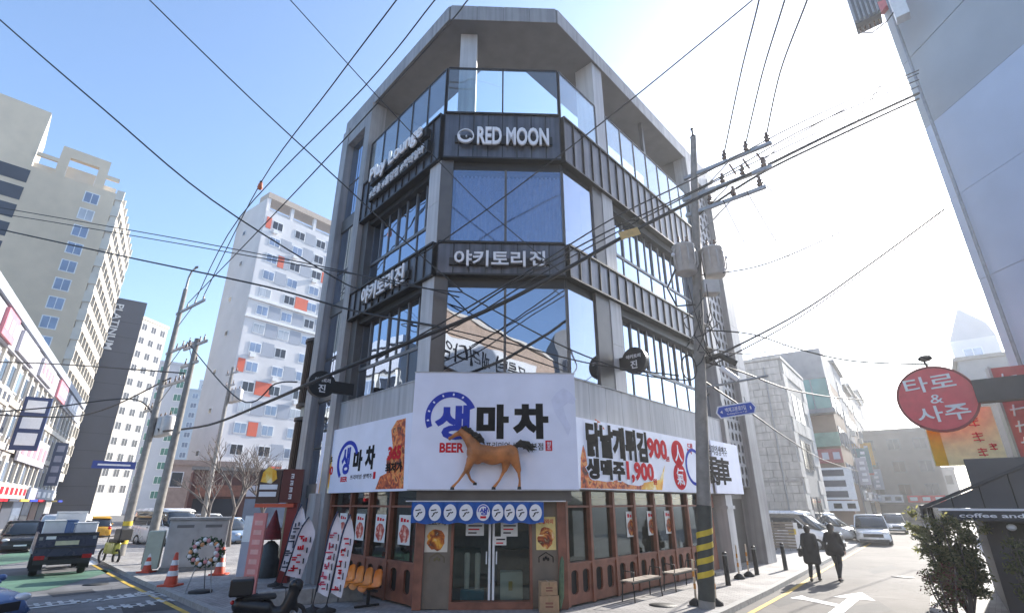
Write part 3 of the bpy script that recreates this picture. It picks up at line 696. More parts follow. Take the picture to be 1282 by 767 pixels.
M_mane = mat('black_mane', (.015, .012, .010), .6, 0, .3, 20)
mb = MB(FC); random.seed(5)
for i in range(46):
    t = random.random(); px = 581 + 22 * t; py = 535.5 + 17 * t
    a = Vector(h(px, py, random.uniform(-.05, .05))); b = a + Vector((random.uniform(.06, .16), random.uniform(-.06, .02), random.uniform(-.02, .08))); c = b + Vector((random.uniform(.02, .08), 0, random.uniform(-.12, -.02)))
    mb.tube([a, b, c], [.03, .025, .004], 5)
mb.obj('mane', M_mane, hs)
mb = MB(FC)
for i in range(40):
    a = Vector(h(646, 559, random.uniform(-.03, .03))); b = Vector(h(655 + random.uniform(-2, 2), 553 + random.uniform(-2, 4), random.uniform(-.06, .06))); c = Vector(h(663 + random.uniform(-3, 3), 556 + random.uniform(-3, 5), random.uniform(-.08, .08))); d = Vector(h(670 + random.uniform(-6, 4), 561 + random.uniform(-4, 5), random.uniform(-.1, .1)))
    mb.tube([a, b, c, d], [.03, .034, .03, .005], 5)
mb.obj('tail', M_mane, hs)
for q in ((569.5, 611, -.08), (597.5, 605, .06), (621, 610.5, .06), (653, 610.5, -.06)):
    MB(FC).lathe([(.05, -.03), (.042, .03)], h(*q), 10).obj('hoof', M_mane, hs)
MB(FC).sphere(h(576.5, 540.5, -.068), .014, 8, 6).obj('eye', M_black, hs)
for q in ((605, 566), (640, 566)):
    p = Vector(h(*q)); MB(FC).tube([p, (p.x, YB + .01, p.z)], .03, 8).obj('mounting_stud', M_blackm, hs)

# side banners
def board(name, F, a0, b0, z0, z1, y, label, m=M_sign):
    e = empty(name, F @ Vector(((a0 + b0) / 2, y, z0)), label, 'banner'); box('board', F, a0, b0, y, y + .05, z0, z1, m, e); return e
YS = -.10
lb = board('banner_board', FL, -6.35, -.45, 2.60, 4.58, YS, 'white drinks banner with orange food print on the left front')
def pL(px, py): return onf(px, py, FL, YS)
tpx('lettering', '생맥주', (404, 582), (417, 571), FL, YS, M_black, lb, .04)
tpx('lettering', '1,900', (402.5, 597), (417.5, 583), FL, YS, M_red, lb, .04)
hc = pL(435, 577); MB(FL).arc(hc[0], hc[1], .50, .62, 20, 230, YS - .012, YS - .001, kx=1.15).obj('horseshoe_emblem', M_blue, lb)
tpx('lettering', '생', (426, 594), (440, 559), FL, YS, M_blue, lb, .04)
tpx('lettering', '마', (441, 590), (455, 562), FL, YS, M_black, lb, .06); tpx('lettering', '차', (456, 588), (471, 556), FL, YS, M_black, lb, .06)
tpx('lettering', 'BEER', (426, 603), (435, 596), FL, YS, M_red, lb, .03)
tpx('lettering', '프리미엄 생맥주', (438, 600), (466, 592), FL, YS, M_black, lb, .0)
x0, z0 = pL(467, 599); x1, z1 = pL(470.5, 590); box('red_seal', FL, x0, x1, YS - .01, YS - .001, z0, z1, M_red, lb)
tpx('lettering', '365', (485, 576), (503, 556), FL, YS - .012, M_red, lb, .05); tpx('lettering', '최저가', (482, 592), (504, 577), FL, YS - .012, M_black, lb, .04)
MB(FL).prism([pL(*q) for q in [(398.5, 617), (411, 617), (413, 599), (416, 575), (412, 545), (409, 546)]], YS - .004, YS - .001).obj('beer_print', M_beer, lb)
MB(FL).prism([pL(*q) for q in [(470, 612), (476, 596), (484, 592), (484, 574), (492, 560), (490, 538), (497, 526), (505, 524), (508, 523), (505, 611)]], YS - .005, YS - .001).obj('food_print', M_food, lb)
YR = -.10
rbn = board('banner_board', FR, -.05, 8.42, 2.64, 4.42, YR, 'long white menu banner with red prices on the right front')
def pR(px, py): return onf(px, py, FR, YR)
def outl(body, a, b, m, bold):
    x0, z0 = onf(*a, FR, YR); x1, z1 = onf(*b, FR, YR); w, hh = (x1 - x0) * .018, (z1 - z0) * .06
    text('letter_outline', body, FR, x0 - w, x1 + w, z0 - hh, z1 + hh, YR - .012, .003, M_sign, rbn, bold + .05); text('lettering', body, FR, x0, x1, z0, z1, YR - .018, .004, m, rbn, bold)
outl('닭날개튀김', (734, 571), (808, 541), M_black, .06)
outl('900', (811, 573), (833, 551), M_red, .05); tpx('lettering', '원', (833.5, 577), (837.5, 571), FR, YR - .01, M_red, rbn, .02)
outl('생맥주', (734, 599), (781, 577), M_black, .06)
outl('1,900', (785, 604), (817, 580), M_red, .05); tpx('lettering', '원', (818, 606), (822, 599), FR, YR - .01, M_red, rbn, .02)
MB(FR).prism([pR(*q) for q in [(727, 610.5), (727, 572), (730, 556), (733, 566), (735, 580), (737, 596), (748, 601), (760, 603), (775, 600), (786, 606), (800, 608), (812, 604), (822, 606), (826, 613), (790, 612)]], YR - .004, YR - .001).obj('food_print', M_food, rbn)
MB(FR).prism([pR(*q) for q in [(741, 536), (745, 524), (751, 528), (757, 537)]], YR - .004, YR - .001).obj('food_print', M_food, rbn)
MB(FR).prism([pR(*q) for q in [(803, 612), (806, 604), (826, 600), (832, 582), (829, 613)]], YR - .006, YR - .004).obj('beer_print', M_beer, rbn)
for (px, py, ch) in ((848.5, 567, '人'), (851.5, 596, '氣')):
    c = pR(px, py); rz = .42; MB(FR).arc(c[0], c[1], .001, rz, 0, 360, YR - .008, YR - .001, 32, 1.12).obj('red_disc', M_red, rbn)
    text('lettering', ch, FR, c[0] - .27, c[0] + .27, c[1] - .27, c[1] + .27, YR - .02, .01, M_sign, rbn, .01)
tpx('lettering', '대', (861, 561), (866, 555), FR, YR, M_red, rbn, .02); tpx('lettering', '박', (861, 567.5), (866, 561.5), FR, YR, M_red, rbn, .02)
hb2 = board('banner_board', FR, 8.45, 11.15, 2.64, 4.52, -.22, 'white banner with two black brush characters beside the perforated screen')
c = onf(869, 584, FR, YR); MB(FR).arc(c[0], c[1], .52, .62, 40, 300, YR - .012, YR - .001, kx=1.1).obj('horseshoe_emblem', M_blue, rbn)
tpx('lettering', '馬', (884, 606), (898, 572), FR, -.22, M_black, hb2, .03); tpx('lettering', '車', (899, 606), (912, 574), FR, -.22, M_black, hb2, .03)
tpx('lettering', '프리미엄생맥주', (883, 567), (909, 560), FR, -.22, M_black, hb2, .0)

# raised letter signs on the bands
def letters(name, F, x0, x1, z0, z1, y, body, label, bold=.03, rail=True, skew=0., parent=None):
    e = parent or empty(name, F @ Vector(((x0 + x1) / 2, y, z0)), label, 'sign')
    if rail: box('mounting_rail', F, x0 - .15, x1 + .12, y - .08, -.10, z0 + (z1 - z0) * .18, z0 + (z1 - z0) * .62, M_seam, e)
    text('letters', body, F, x0, x1, z0, z1, y - .20, .08, M_letter, e, bold); return e
a = onf(597, 180, FC, -.3); b = onf(687, 160, FC, -.3); rm = letters('letter_sign', FC, a[0], b[0], a[1], b[1], -.10, 'RED MOON', 'white raised Latin capital letters with moon emblem on the upper chamfer band', .035)
c = onf(583, 169.5, FC, -.3); M = MB(FC); M.arc(c[0], c[1], .235, .265, 0, 360, -.30, -.22); M.obj('moon_ring', M_letter, rm)
MB(FC).arc(c[0] - .01, c[1] + .01, .17, .24, 170, 330, -.29, -.22).obj('moon_crescent', M_letter, rm); MB(FC).arc(c[0] + .02, c[1], .001, .025, 0, 360, -.29, -.22, 10).obj('moon_dot', M_letter, rm)
box('mounting_rail', FC, c[0] - .35, a[0], -.17, -.10, c[1] - .16, c[1] + .1, M_seam, rm)
a = onf(568, 332, FC, -.3); b = onf(658, 314, FC, -.3); yk = letters('letter_sign', FC, a[0], b[0], a[1], b[1], -.10, '야키토리', 'white raised Korean letters on the lower chamfer band', .022)
a2 = onf(663.5, 332, FC, -.3); b2 = onf(683, 314, FC, -.3); letters('letter_sign', FC, a2[0], b2[0], a2[1], b2[1], -.10, '진', '', .022, True, 0, yk)
a = onf(453, 378, FL, -.3); b = onf(507, 335, FL, -.3)
zc = 8.93; x0, x1 = onf(452, 370, FL, -.3)[0], onf(490, 352, FL, -.3)[0]; ykl = letters('letter_sign', FL, x0, x1, zc - .32, zc + .32, -.10, '야키토리', 'white raised Korean letters on the lower band of the left front', .022)
x0, x1 = onf(493, 350, FL, -.3)[0], onf(504.5, 343, FL, -.3)[0]; letters('letter_sign', FL, x0, x1, zc - .32, zc + .32, -.10, '진', '', .022, True, 0, ykl)
x0, x1 = onf(462, 232, FL, -.35)[0], onf(529, 182, FL, -.35)[0]
pl = letters('letter_sign', FL, x0, x1 - .1, 13.55, 14.30, -.18, 'Play Lounge', 'white raised lounge letters over a hashtag line on the upper left band', .028)
box('hashtag_panel', FL, x0 - .1, x1 + .15, -.26, -.10, 12.95, 13.45, M_seam, pl)
text('letters', '#혼술 #홀덤펍 #칵테일바', FL, x0, x1, 13.0, 13.38, -.30, .04, M_letter, pl, .008)
# projecting round signs
def roundsign(name, F, x, z, r, label, side):
    """disc hung out at right angles to the front"""
    D = F @ T((x, 0, z)) @ RZ(R(90) * side)
    e = empty(name, (F @ Vector((x, -.8, z - r))), label, 'sign')
    c = Vector((x, -.85, z))
    return e, c
vL = (Vector((0, 0, 0)))
for F, (px, py), rr, lab in ((FL, (402, 481), .42, 'black round Korean sign projecting from the left front pier'), (FR, (793, 455), .41, 'black round Korean sign projecting from the right front')):
    P = at(px, py, 17.2) if F is FL else Vector((*(PR + DR * 2.62 + Vector((.74, -.673, 0)) * .56).xy, 6.36))
    # plane of the disc is at right angles to the front; viewer's right is chosen so that it reads from the junction
    into = Vector((F[0][1], F[1][1], 0)); rt = into if F is FL else -into
    D = fr((P.x, P.y, P.z), rt)
    e = empty('projecting_sign', (P.x, P.y, P.z - rr), lab, 'sign')
    kx = 1.05
    MB(D).arc(0, 0, .001, rr, 0, 360, -.09, .09, 36, kx if F is FL else 1.0).obj('disc', M_blackm, e)
    wx = rr * .5
    text('lettering', '진', D, -wx * .55, wx * .55, -rr * .62, -rr * .02, -.11, .015, M_letter, e, .02)
    text('lettering', '야키토리', D, -wx * 1.2, wx * 1.2, rr * .15, rr * .45, -.11, .015, M_letter, e, .02)
    q = F.inverted() @ P
    w0 = F @ Vector((q.x, -.05, q.z)); dist = (w0 - Vector((P.x, P.y, P.z))).length
    box('bracket_box', D, (rr * .8 if F is FL else -dist), (dist if F is FL else -rr * .8), -.07, .07, -.22, .16, M_blackm, e)

# ------------------------------------------------------------------ entrance curtain, posters, notices
YC = -.33
c0 = onf(514, 655, FC, YC)[0]; c1 = onf(681, 655, FC, YC)[0]; zt = onf(600, 628, FC, YC)[1]; zb = onf(600, 654.5, FC, YC)[1]
cu = empty('entrance_curtain', FC @ Vector(((c0 + c1) / 2, YC, zb)), 'blue cloth curtain with nine white discs over the door', 'curtain')
M_cblue = mat('curtain_blue', (.02, .11, .42), .8, 0, .12, 8)
n = 108; vv = []; ff = []; random.seed(9)
edges = [0, .11, .225, .345, .465, .58, .685, .77, .86, 1.0]
def wv(u): return YC + .025 * math.sin(u * 57) + .012 * math.sin(u * 131 + 1)
for i in range(n + 1):
    u = i / n; x = c0 + (c1 - c0) * u
    for j in range(4): vv.append((x, wv(u) * (1) + .0 * j - .01 * j, zt + (zb - zt) * j / 3 + (.018 * math.sin(u * 40) if j == 3 else 0)))
for i in range(n):
    for j in range(3): ff.append((4 * i + j, 4 * i + j + 1, 4 * i + j + 5, 4 * i + j + 4))
MB(FC).add(vv, ff, True).obj('cloth', M_cblue, cu)
MB(FC).tube([(c0 - .15, YC, zt + .02), (GX + .05, YC, zt + .02)], .014, 6).obj('curtain_rod', M_white, cu)
for k, (px, rx) in enumerate(((525, 7), (544.5, 7.2), (563.5, 7.5), (583.5, 8), (605, 8), (623, 6.8), (638, 6.2), (653, 6.6), (670.5, 7.4))):
    c = onf(px, 641, FC, YC - .06); r = .185
    MB(FC).arc(c[0], c[1], .001, r, 0, 360, YC - .075, YC - .068, 24, rx / 9.2).obj('white_disc', M_letter, cu)
    if k == 4:
        MB(FC).arc(c[0], c[1] + .01, .13, .155, 0, 180, YC - .082, YC - .076, 18, .86).obj('disc_print', M_blue, cu)
        text('lettering', '생', FC, c[0] - .09, c[0] + .09, c[1] - .06, c[1] + .1, YC - .085, .006, M_blue, cu, .03)
        box('disc_print', FC, c[0] - .07, c[0] + .07, YC - .082, YC - .076, c[1] - .13, c[1] - .08, M_red, cu)
    else:
        for dx, dz, L in ((-.07, .05, .08), (.01, .06, .05), (-.01, -.01, .07), (-.05, -.06, .09), (.06, .0, .05)):
            MB(FC @ T((c[0] + dx * rx / 9.2, 0, c[1] + dz)) @ Matrix.Rotation(R(-25 + 40 * dz * 10), 4, 'Y')).box(-L / 2, L / 2, YC - .081, YC - .076, -.012, .012).obj('disc_print', M_black, cu)
def poster(F, x0, x1, z0, z1, y, m, label, group=None, bg=M_cream, head=None, hm=M_red):
    e = empty('poster', F @ Vector(((x0 + x1) / 2, y, z0)), label, 'poster', group)
    box('sheet', F, x0, x1, y - .004, y, z0, z1, bg, e); w = x1 - x0; hh = z1 - z0
    random.seed(int((x0 + 20) * 977)); pts = []
    for k in range(18):
        a = 2 * math.pi * k / 18; r = .40 + random.uniform(-.07, .05); pts.append((x0 + w * (.5 + r * math.cos(a)), z0 + hh * (.36 + .31 * math.sin(a) * (1 + random.uniform(-.1, .1)))))
    MB(F).prism(pts, y - .008, y - .0045).obj('food_picture', m, e)
    if head: text('lettering', head, F, x0 + w * .12, x1 - w * .12, z0 + hh * .78, z0 + hh * .93, y - .009, .004, hm, e, .02)
    else:
        for k in range(3): box('headline', F, x0 + w * (.15 + .25 * k), x0 + w * (.33 + .25 * k), y - .008, y - .0045, z0 + hh * .76, z0 + hh * (.90 - .03 * k), hm, e)
    return e
poster(FC, .11, .66, 1.21, 1.97, .035, M_noodle, 'menu poster with fried dish left of the glass doors', head='꼬치', hm=M_black)
poster(FC, 2.80, 3.28, 1.25, 1.99, .035, M_food2, 'yellow menu poster right of the glass doors', head='쫀달라지', bg=mat('paper_yellow', (.75, .58, .22), .7))
for k, (a, c, t) in enumerate(((-4.72, -4.22, 'narrow red and cream poster in the outermost left shop window'), (-3.62, -3.08, 'narrow red poster in second left shop window from the pier'), (-2.45, -1.88, 'narrow red and white poster in third left shop window from the pier'), (-1.2, -.62, 'narrow dark red poster in the left shop window next the corner'))):
    poster(FL, a, c, 1.32, 2.02, .10, M_redpost, t, bg=M_paper)
for k, (px, t) in enumerate(((790, 'cream drink poster nearest the corner in right shop windows'), (816, 'middle one of three cream drink posters in right shop windows'), (837.5, 'cream drink poster farthest from the corner in right shop windows'))):
    x = onf(px, 655, FG, .06)[0]; poster(FG, x - .26, x + .26, 1.40, 2.08, .06, M_food2, t, bg=M_paper)
# shop notices on the doors
for a, b, t in (((583, 670), (606, 654), 'white paper notice on the left glass door'), ((627, 671), (648, 654), 'white paper notice high on the right glass door'), ((618, 682), (634, 671), 'small white notice beside the right door handle')):
    x0, z0 = onf(*a, FC, .12); x1, z1 = onf(*b, FC, .12); e = empty('paper_notice', FC @ Vector((x0, .12, z0)), t, 'notice')
    box('sheet', FC, x0, x1, .118, .122, z0, z1, M_paper, e)
    for k in range(3): box('print_line', FC, x0 + .06, x0 + (x1 - x0) * (.9 - .15 * k), .114, .1175, z1 - .08 - .08 * k, z1 - .05 - .08 * k, M_black if k != 1 else M_red, e)
# small house-shaped emblems under the two posters
for cx, mm in ((.42, mat('emblem_gold', (.16, .13, .06), .5)), (3.03, M_black)):
    e = empty('wall_emblem', FC @ Vector((cx, .03, .98)), 'small %s house shaped emblem on the %s entrance panel' % (('gold', 'left') if cx < 1 else ('black', 'right')), 'emblem')
    for p, q in (((-.17, .98), (-.17, 1.1)), ((-.17, 1.1), (0, 1.2)), ((0, 1.2), (.17, 1.1)), ((.17, 1.1), (.17, .98))):
        MB(FC).tube([(cx + p[0], .03, p[1]), (cx + q[0], .03, q[1])], .01, 5).obj('outline', mm, e)
    for d in (-.05, .0, .05): MB(FC).sphere((cx + d, .03, 1.05 + (.03 if d == 0 else 0)), (.03, .008, .04), 8, 6).obj('mark', mm, e)
# things inside the door
box('teal_crate', FC, .98, 1.55, .45, .85, .08, .36, mat('teal_plastic', (.02, .17, .26), .5), tag(empty('crate', FC @ Vector((1.2, .6, .08)), 'teal crate behind the left glass door', 'crate')))
e = empty('towel_rolls', FC @ Vector((1.15, .6, .36)), 'white stacked cups standing on the teal crate indoors', 'cups')
for x in (1.12, 1.38): MB(FC).lathe([(.06, .36), (.07, 1.1), (.05, 1.15)], (x, .62, 0), 12).obj('cup_stack', M_white, e)
e = empty('storage_box', FC @ Vector((2.2, .9, .08)), 'white box on the floor behind right glass door', 'box'); box('carton', FC, 1.95, 2.5, .7, 1.2, .08, .7, M_paper, e); box('carton_label', FC, 2.15, 2.25, .69, .70, .3, .5, mat('label_gold', (.5, .35, .05), .5), e)
# cardboard boxes, folded umbrella
def cbox(F, x0, x1, y0, y1, z0, z1, label):
    e = empty('cardboard_box', F @ Vector(((x0 + x1) / 2, (y0 + y1) / 2, z0)), label, 'box', 'cardboard boxes by the door')
    box('carton', F, x0, x1, y0, y1, z0, z1, M_tan, e); box('tape', F, x0 + (x1 - x0) * .45, x0 + (x1 - x0) * .55, y0 - .002, y1 + .002, z1 - .12, z1 + .002, mat('tape_brown', (.30, .2, .1), .3), e)
    for k in range(2): box('print', F, x0 + (x1 - x0) * .3, x1 - (x1 - x0) * .3, y0 - .003, y0 - .001, z0 + (z1 - z0) * (.3 + .2 * k), z0 + (z1 - z0) * (.42 + .2 * k), M_wood, e)
cbox(FC, 2.82, 3.26, -.42, -.06, .005, .34, 'larger lower cardboard box right of the entrance'); cbox(FC @ T((3.03, -.25, 0)) @ RZ(.12), -.19, .19, -.15, .15, .345, .62, 'smaller cardboard box on top of another one')
e = empty('leaning_umbrella', FC @ Vector((3.36, -.12, 0)), 'closed green umbrella leaning beside the cardboard boxes', 'umbrella')
MB(FC).tube([(3.30, -.25, .06), (3.34, -.16, .3), (3.40, -.08, 1.02), (3.41, -.07, 1.12)], [.03, .075, .05, .012], 9).obj('canopy', mat('umbrella_green', (.07, .12, .06), .6, 0, .25, 12), e); MB(FC).tube([(3.29, -.27, .01), (3.30, -.25, .08)], .012, 6).obj('tip', M_blackm, e)
# ------------------------------------------------------------------ buildings around
def win(F, x, z, w, h, parent, m=None, fm=None, y=-.06, split=True):
    f = box('window', F, x, x + w, y, y + .1, z, z + h, fm or M_white, parent)
    t = .07 * w
    if split:
        box('pane', F, x + t, x + w / 2 - t * .4, y - .02, y - .001, z + t, z + h - t, m or M_gfar, f); box('pane', F, x + w / 2 + t * .4, x + w - t, y - .02, y - .001, z + t, z + h - t, m or M_gfar, f)
    else: box('pane', F, x + t, x + w - t, y - .02, y - .001, z + t, z + h - t, m or M_gfar, f)
    return f
M_gfar = mat('far_window_glass', (.22, .27, .36), .08, .35, .25, .4)
M_gdark = mat('far_window_dark', (.03, .036, .05), .08, .2, .3, .4)
M_gcur = mat('far_window_curtain', (.42, .44, .47), .15, .1, .2, .6)
M_beige = mat('beige_tower_wall', (.64, .53, .39), .8, 0, .06, .6, stain=.15)
M_cream_w = mat('cream_wall', (.62, .57, .49), .8, 0, .06, .6, stain=.1)
M_aptw = mat('apartment_white', (.66, .65, .66), .8, 0, .05, .5, stain=.14)
M_aptg = mat('apartment_blue_grey', (.34, .37, .43), .8, 0, .05, .5)
M_aptr = mat('apartment_red', (.62, .10, .045), .6, 0, .06, .8)
M_twr = mat('dark_tower_wall', (.045, .052, .075), .6, 0, .12, .5)
def spx(name, F, a, b, y0, y1, m, parent):
    x0, z0 = onf(*a, F, y0); x1, z1 = onf(*b, F, y0); return box(name, F, x0, x1, y0, y1, z0, z1, m, parent)
# --- white apartment block with red panels
K = Vector((-39.5, 71.3, 0)); FA = fr(K, az(37.5)); FS = fr(K - az(127.5) * 9.4, az(127.5)); H = 49.7
ap = empty('apartment_block', K + az(0) * 3, 'white apartment tower with scattered red panels behind the corner building', 'building')
box('wall', FA, 0, 26, 0, 9.4, 0, H - 3.4, M_aptw, ap); box('side_wall', FS, 0, 9.38, -.12, .0, 0, H - 1.2, mat('apartment_side', (.58, .56, .56), .8, 0, .05, .5, stain=.16), ap)
rp = box('roof_frame', FA, 0, 26, 0, 3, H - 1.0, H, mat('roof_beige', (.46, .38, .31), .8), ap); box('roof_wall', FA, .2, 26, 1.2, 8, H - 3.4, H - 2.2, M_aptw, ap)
for x in (.1, 4.2, 8.4, 12.5, 17): box('roof_post', FA, x, x + .5, .2, .7, H - 3.4, H - 1.0, M_aptw, rp)
random.seed(11)
reds = {(0, 0): (-1.0, .8), (2, 0): (1.95, 1.0), (2, 2): (1.95, 1.8), (4, 1): (1.95, 2.2), (8, 0): (-1.15, 1.0), (9, 0): (1.95, 2.4), (4, 2): (2.6, .7), (13, 1): (1.95, 2.0), (2, 2.5): (7.2, .7), (11, 0): (1.95, 1.4)}
for r in range(15):
    z = H - 6.2 - 2.92 * r
    if z < 2: break
    if r not in (5, 6): pass
    for c in range(6):
        x = 1.35 + 3.95 * c
        win(FA, x, z, 1.85, 1.55, ap, random.choice((M_gfar, M_gfar, M_gcur, M_gdark)))
        if (r * 5 + c * 2) % 7 == 0: box('air_conditioner', FA, x + .2, x + 1.0, -.45, -.06, z - .75, z - .15, M_white, ap)
        if (r * 7 + c * 3) % 4: box('grey_panel', FA, x + 1.95, x + 3.75, -.05, .05, z - .2, z + 1.9, M_aptg, ap)
    for (rr, cc), (dx, w) in reds.items():
        if rr == r: box('red_panel', FA, 1.35 + 3.95 * cc + dx, 1.35 + 3.95 * cc + dx + w, -.08, .06, z - .2, z + 1.75, M_aptr, ap)
    if r % 2 == 0:
        for x in (3.0,): win(FS, x + (1.2 if r % 4 else 0), z, .9, .8, ap, M_gdark, y=-.2, split=False)
    if r in (4, 5): box('string_course', FA, -.15, 26, -.3, .0, z - .75, z - .35, M_white, ap)
# --- beige tower
K = Vector((-63.7, 70.5, 0)); FB = fr(K - az(45) * 26, az(45)); FB2 = fr(K, az(-32.4)); H = 53.3
be = empty('beige_tower', K + Vector((-10, 8, 0)), 'tall beige tower with one column of windows and dark glass bays', 'building')
MB().prism([(K.x, K.y), (K + az(-32.4) * 24).xy, (K + az(-32.4) * 24 - az(45) * 26).xy, (K - az(45) * 26).xy], 0, H - 4.5, 'z').obj('wall', M_beige, be)
box('stair_tower', FB, 0, 15.5, 0.5, 12, H - 4.5, H + 5.5, M_beige, be); box('stair_side', FB, 15.5, 15.6, .5, 12, H - 4.5, H + 5.4, M_cream_w, be)
rf = box('roof_house', FB, 18.2, 24.2, .1, 1.0, H - 1.0, H + .6, M_beige, be); box('roof_leg', FB, 18.2, 19.4, .1, 1, H - 4.5, H - 1.0, M_beige, rf); box('roof_leg', FB, 23, 24.2, .1, 1, H - 4.5, H - 1.0, M_beige, rf); box('roof_wall', FB, 19.4, 23, 2, 3, H - 4.5, H - 1.6, M_cream_w, rf)
for a, c in ((15.7, 18.2), (24.2, 25.9)): box('roof_rail', FB, a, c, .1, .5, H - 2.4, H - 1.8, M_beige, be); box('roof_wall', FB, a, c, 1.5, 2, H - 4.5, H - 3.0, M_cream_w, be)
for r in range(15):
    z = H - 7.6 - 2.92 * r
    if z > 6: win(FB, 22.3, z, 1.9, 1.9, be, random.choice((M_gfar, M_gcur, M_gfar)))
    if z > 6: win(FB, 11.4, z + .2, 4.4, 2.1, be, M_gdark, M_gdark)
bal = MB(FB2)
for r in range(15):
    z = H - 6.5 - 2.92 * r
    bal.box(0.2, 24, -.9, -.05, z - .25, z + .95)
    for x in range(0, 25, 3): bal.box(x, x + .35, -1.0, 0, z + .95, z + 2.67)
bal.obj('balconies', M_cream_w, be)
gl = MB(FB2); gl.box(.4, 23.8, -.03, -.02, 3, H - 5); gl.obj('balcony_glazing', M_gdark, be)
# --- dark tower with vertical lettering, pale block added as its sunlit side, far blocks
A = at(140, 500, 120); A = Vector((-77.3, 91.8, 0)); B = Vector((-72.9, 95.3, 0)); FD = fr(A, B - A)
dk = empty('dark_tower', A, 'slim navy black tower with vertical silver lettering', 'building')
box('wall', FD, 0, 5.65, 0, 18, 0, 39.6, M_twr, dk)
for k in range(12): box('cladding_joint', FD, -.01, 5.66, -.02, .02, 3 * k + 2.0, 3 * k + 2.05, M_black, dk)
Fv = FD @ T((.9, 0, 38.3)) @ Matrix.Rotation(R(90), 4, 'Y')
text('lettering', 'PLATINUM', Fv, 0, 9.0, 0, 1.25, -.2, .15, mat('silver_letters', (.6, .62, .66), .4, .3), dk, .01)
def gridblock(name, P, rt, W, D, H, m, label, nx, fh, wm=None, ww=.6, wh=.55, fm=None):
    F = fr(P, rt); e = empty(name, P, label, 'building'); box('wall', F, 0, W, 0, D, 0, H, m, e)
    nz = int((H - 1.5) / fh); cw = W / nx
    for i in range(nx):
        for j in range(nz): win(F, cw * (i + .5 - ww / 2), H - 1.2 - fh * (j + wh) , cw * ww, fh * wh, e, wm, fm, split=cw * ww > 1.4)
    box('parapet', F, -.15, W + .15, -.15, .3, H - .45, H + .15, m, e)
    return e, F
gridblock('sunlit_side_block', (-80.0, 104.2), az(8), 7.5, 8, 40, M_cream_w, 'pale gridded block added for the sunlit side of the navy tower', 3, 3.0, M_gdark)  # separate block added to stand for the dark tower's sunlit side
e, F = gridblock('glass_office', at(168, 560, 150).xy, az(54), 8.0, 10, 35, mat('office_grey', (.42, .45, .52), .7, 0, .05), 'pale office block with green glass strip far down the left street', 2, 3.2, mat('green_glass', (.05, .20, .16), .1, .3), .42)
gridblock('far_flats', at(207, 560, 190).xy, az(56), 9.5, 10, 36, mat('far_white', (.50, .54, .58), .8, 0, .05), 'distant pale high-rise flats left of the apartment tower', 3, 3.0, None, .55)
gridblock('far_flats', at(232, 560, 200).xy, az(58), 8.5, 10, 41, mat('far_white2', (.55, .57, .60), .8, 0, .05), 'distant taller pale flats half hidden by the apartment tower', 3, 3.0, None, .55)
e, F = gridblock('brick_shop', at(206, 600, 75).xy, az(57), 7, 6, 7.0, mat('pink_brick', (.36, .27, .22), .85, 0, .15, 2), 'low pinkish tan shop at the end of the left street', 3, 3.2, M_gdark, .55)
# --- long commercial building on the far side of the left street
A = Vector((-33.6, 31.1, 0)); B = Vector((-61.5, 73.3, 0)); FQ = fr(A - (B - A).normalized() * 9, B - A); W = 59.6; H = 15
cm = empty('commercial_building', A, 'long four storey commercial building full of shop signs across left street', 'building')
box('wall', FQ, 0, W, 0, 14, 0, H, mat('commercial_white', (.34, .325, .31), .8, 0, .1, .7, stain=.15), cm)
box('roof_edge', FQ, -.3, W + .3, -.5, .6, H - .2, H + .5, M_aptg, cm)
box('sign_band', FQ, 0, W, -.28, .0, H - 2.3, H - .3, mat('sign_band_grey', (.36, .36, .40), .6, 0, .1), cm)
M_pink = mat('sign_pink', (.58, .20, .24), .5, 0, .15, 1); M_lil = mat('sign_lilac', (.44, .43, .48), .5, 0, .15, 1)
random.seed(21)
for j, zz in enumerate((3.9, 7.3, 10.5)):
    for i in range(22):
        x = .6 + 2.7 * i
        box('pilaster', FQ, x - .45, x - .1, -.22, .0, zz - .4, zz + 2.1, M_cream_w, cm)
        win(FQ, x, zz, 2.1, 1.8, cm, M_gdark if (i + j) % 3 else M_gfar, M_aptg)
    box('string_course', FQ, 0, W, -.18, .0, zz - .95, zz - .45, M_cream_w, cm)
def sgn(x0, x1, z0, z1, m, marks=3, mm=None, vertical=False):
    s = box('shop_sign', FQ, x0, x1, -.5, -.3, z0, z1, m, cm)
    for k in range(marks):   # blurred lettering blocks, unreadable in the photograph
        if vertical: a = z0 + (z1 - z0) * (k + .2) / marks; box('sign_mark', FQ, x0 + (x1 - x0) * .2, x1 - (x1 - x0) * .2, -.53, -.5, a, a + (z1 - z0) * .55 / marks, mm or M_letter, s)
        else: a = x0 + (x1 - x0) * (k + .25) / marks; box('sign_mark', FQ, a, a + (x1 - x0) * .55 / marks, -.53, -.5, z0 + (z1 - z0) * .25, z1 - (z1 - z0) * .25, mm or M_letter, s)
sgn(10, 13.5, H - 2.2, H - .4, M_pink, 3); sgn(15.5, 22, H - 2.1, H - .5, M_lil, 4, M_white); sgn(25, 32, H - 2.1, H - .5, M_lil, 4, M_pink); sgn(36, 42, H - 2.2, H - .4, M_pink, 3, M_white); sgn(45, 53, H - 2.1, H - .5, M_lil, 4)
sgn(9.5, 18, 9.1, 10.2, M_cream_w, 6, M_twr); sgn(27, 41, 5.8, 8.2, M_lil, 5, M_pink); sgn(8, 20, 2.7, 3.7, mat('sign_tan', (.5, .4, .28), .6), 4, M_wood); sgn(22, 36, 2.7, 3.9, M_cream_w, 7, M_red); sgn(38, 56, 2.6, 3.8, M_aptg, 5)
s = box('blade_sign', FQ, 23.6, 23.9, -2.1, -.3, 6.4, 10.8, mat('sign_navy', (.02, .04, .13), .4), cm)
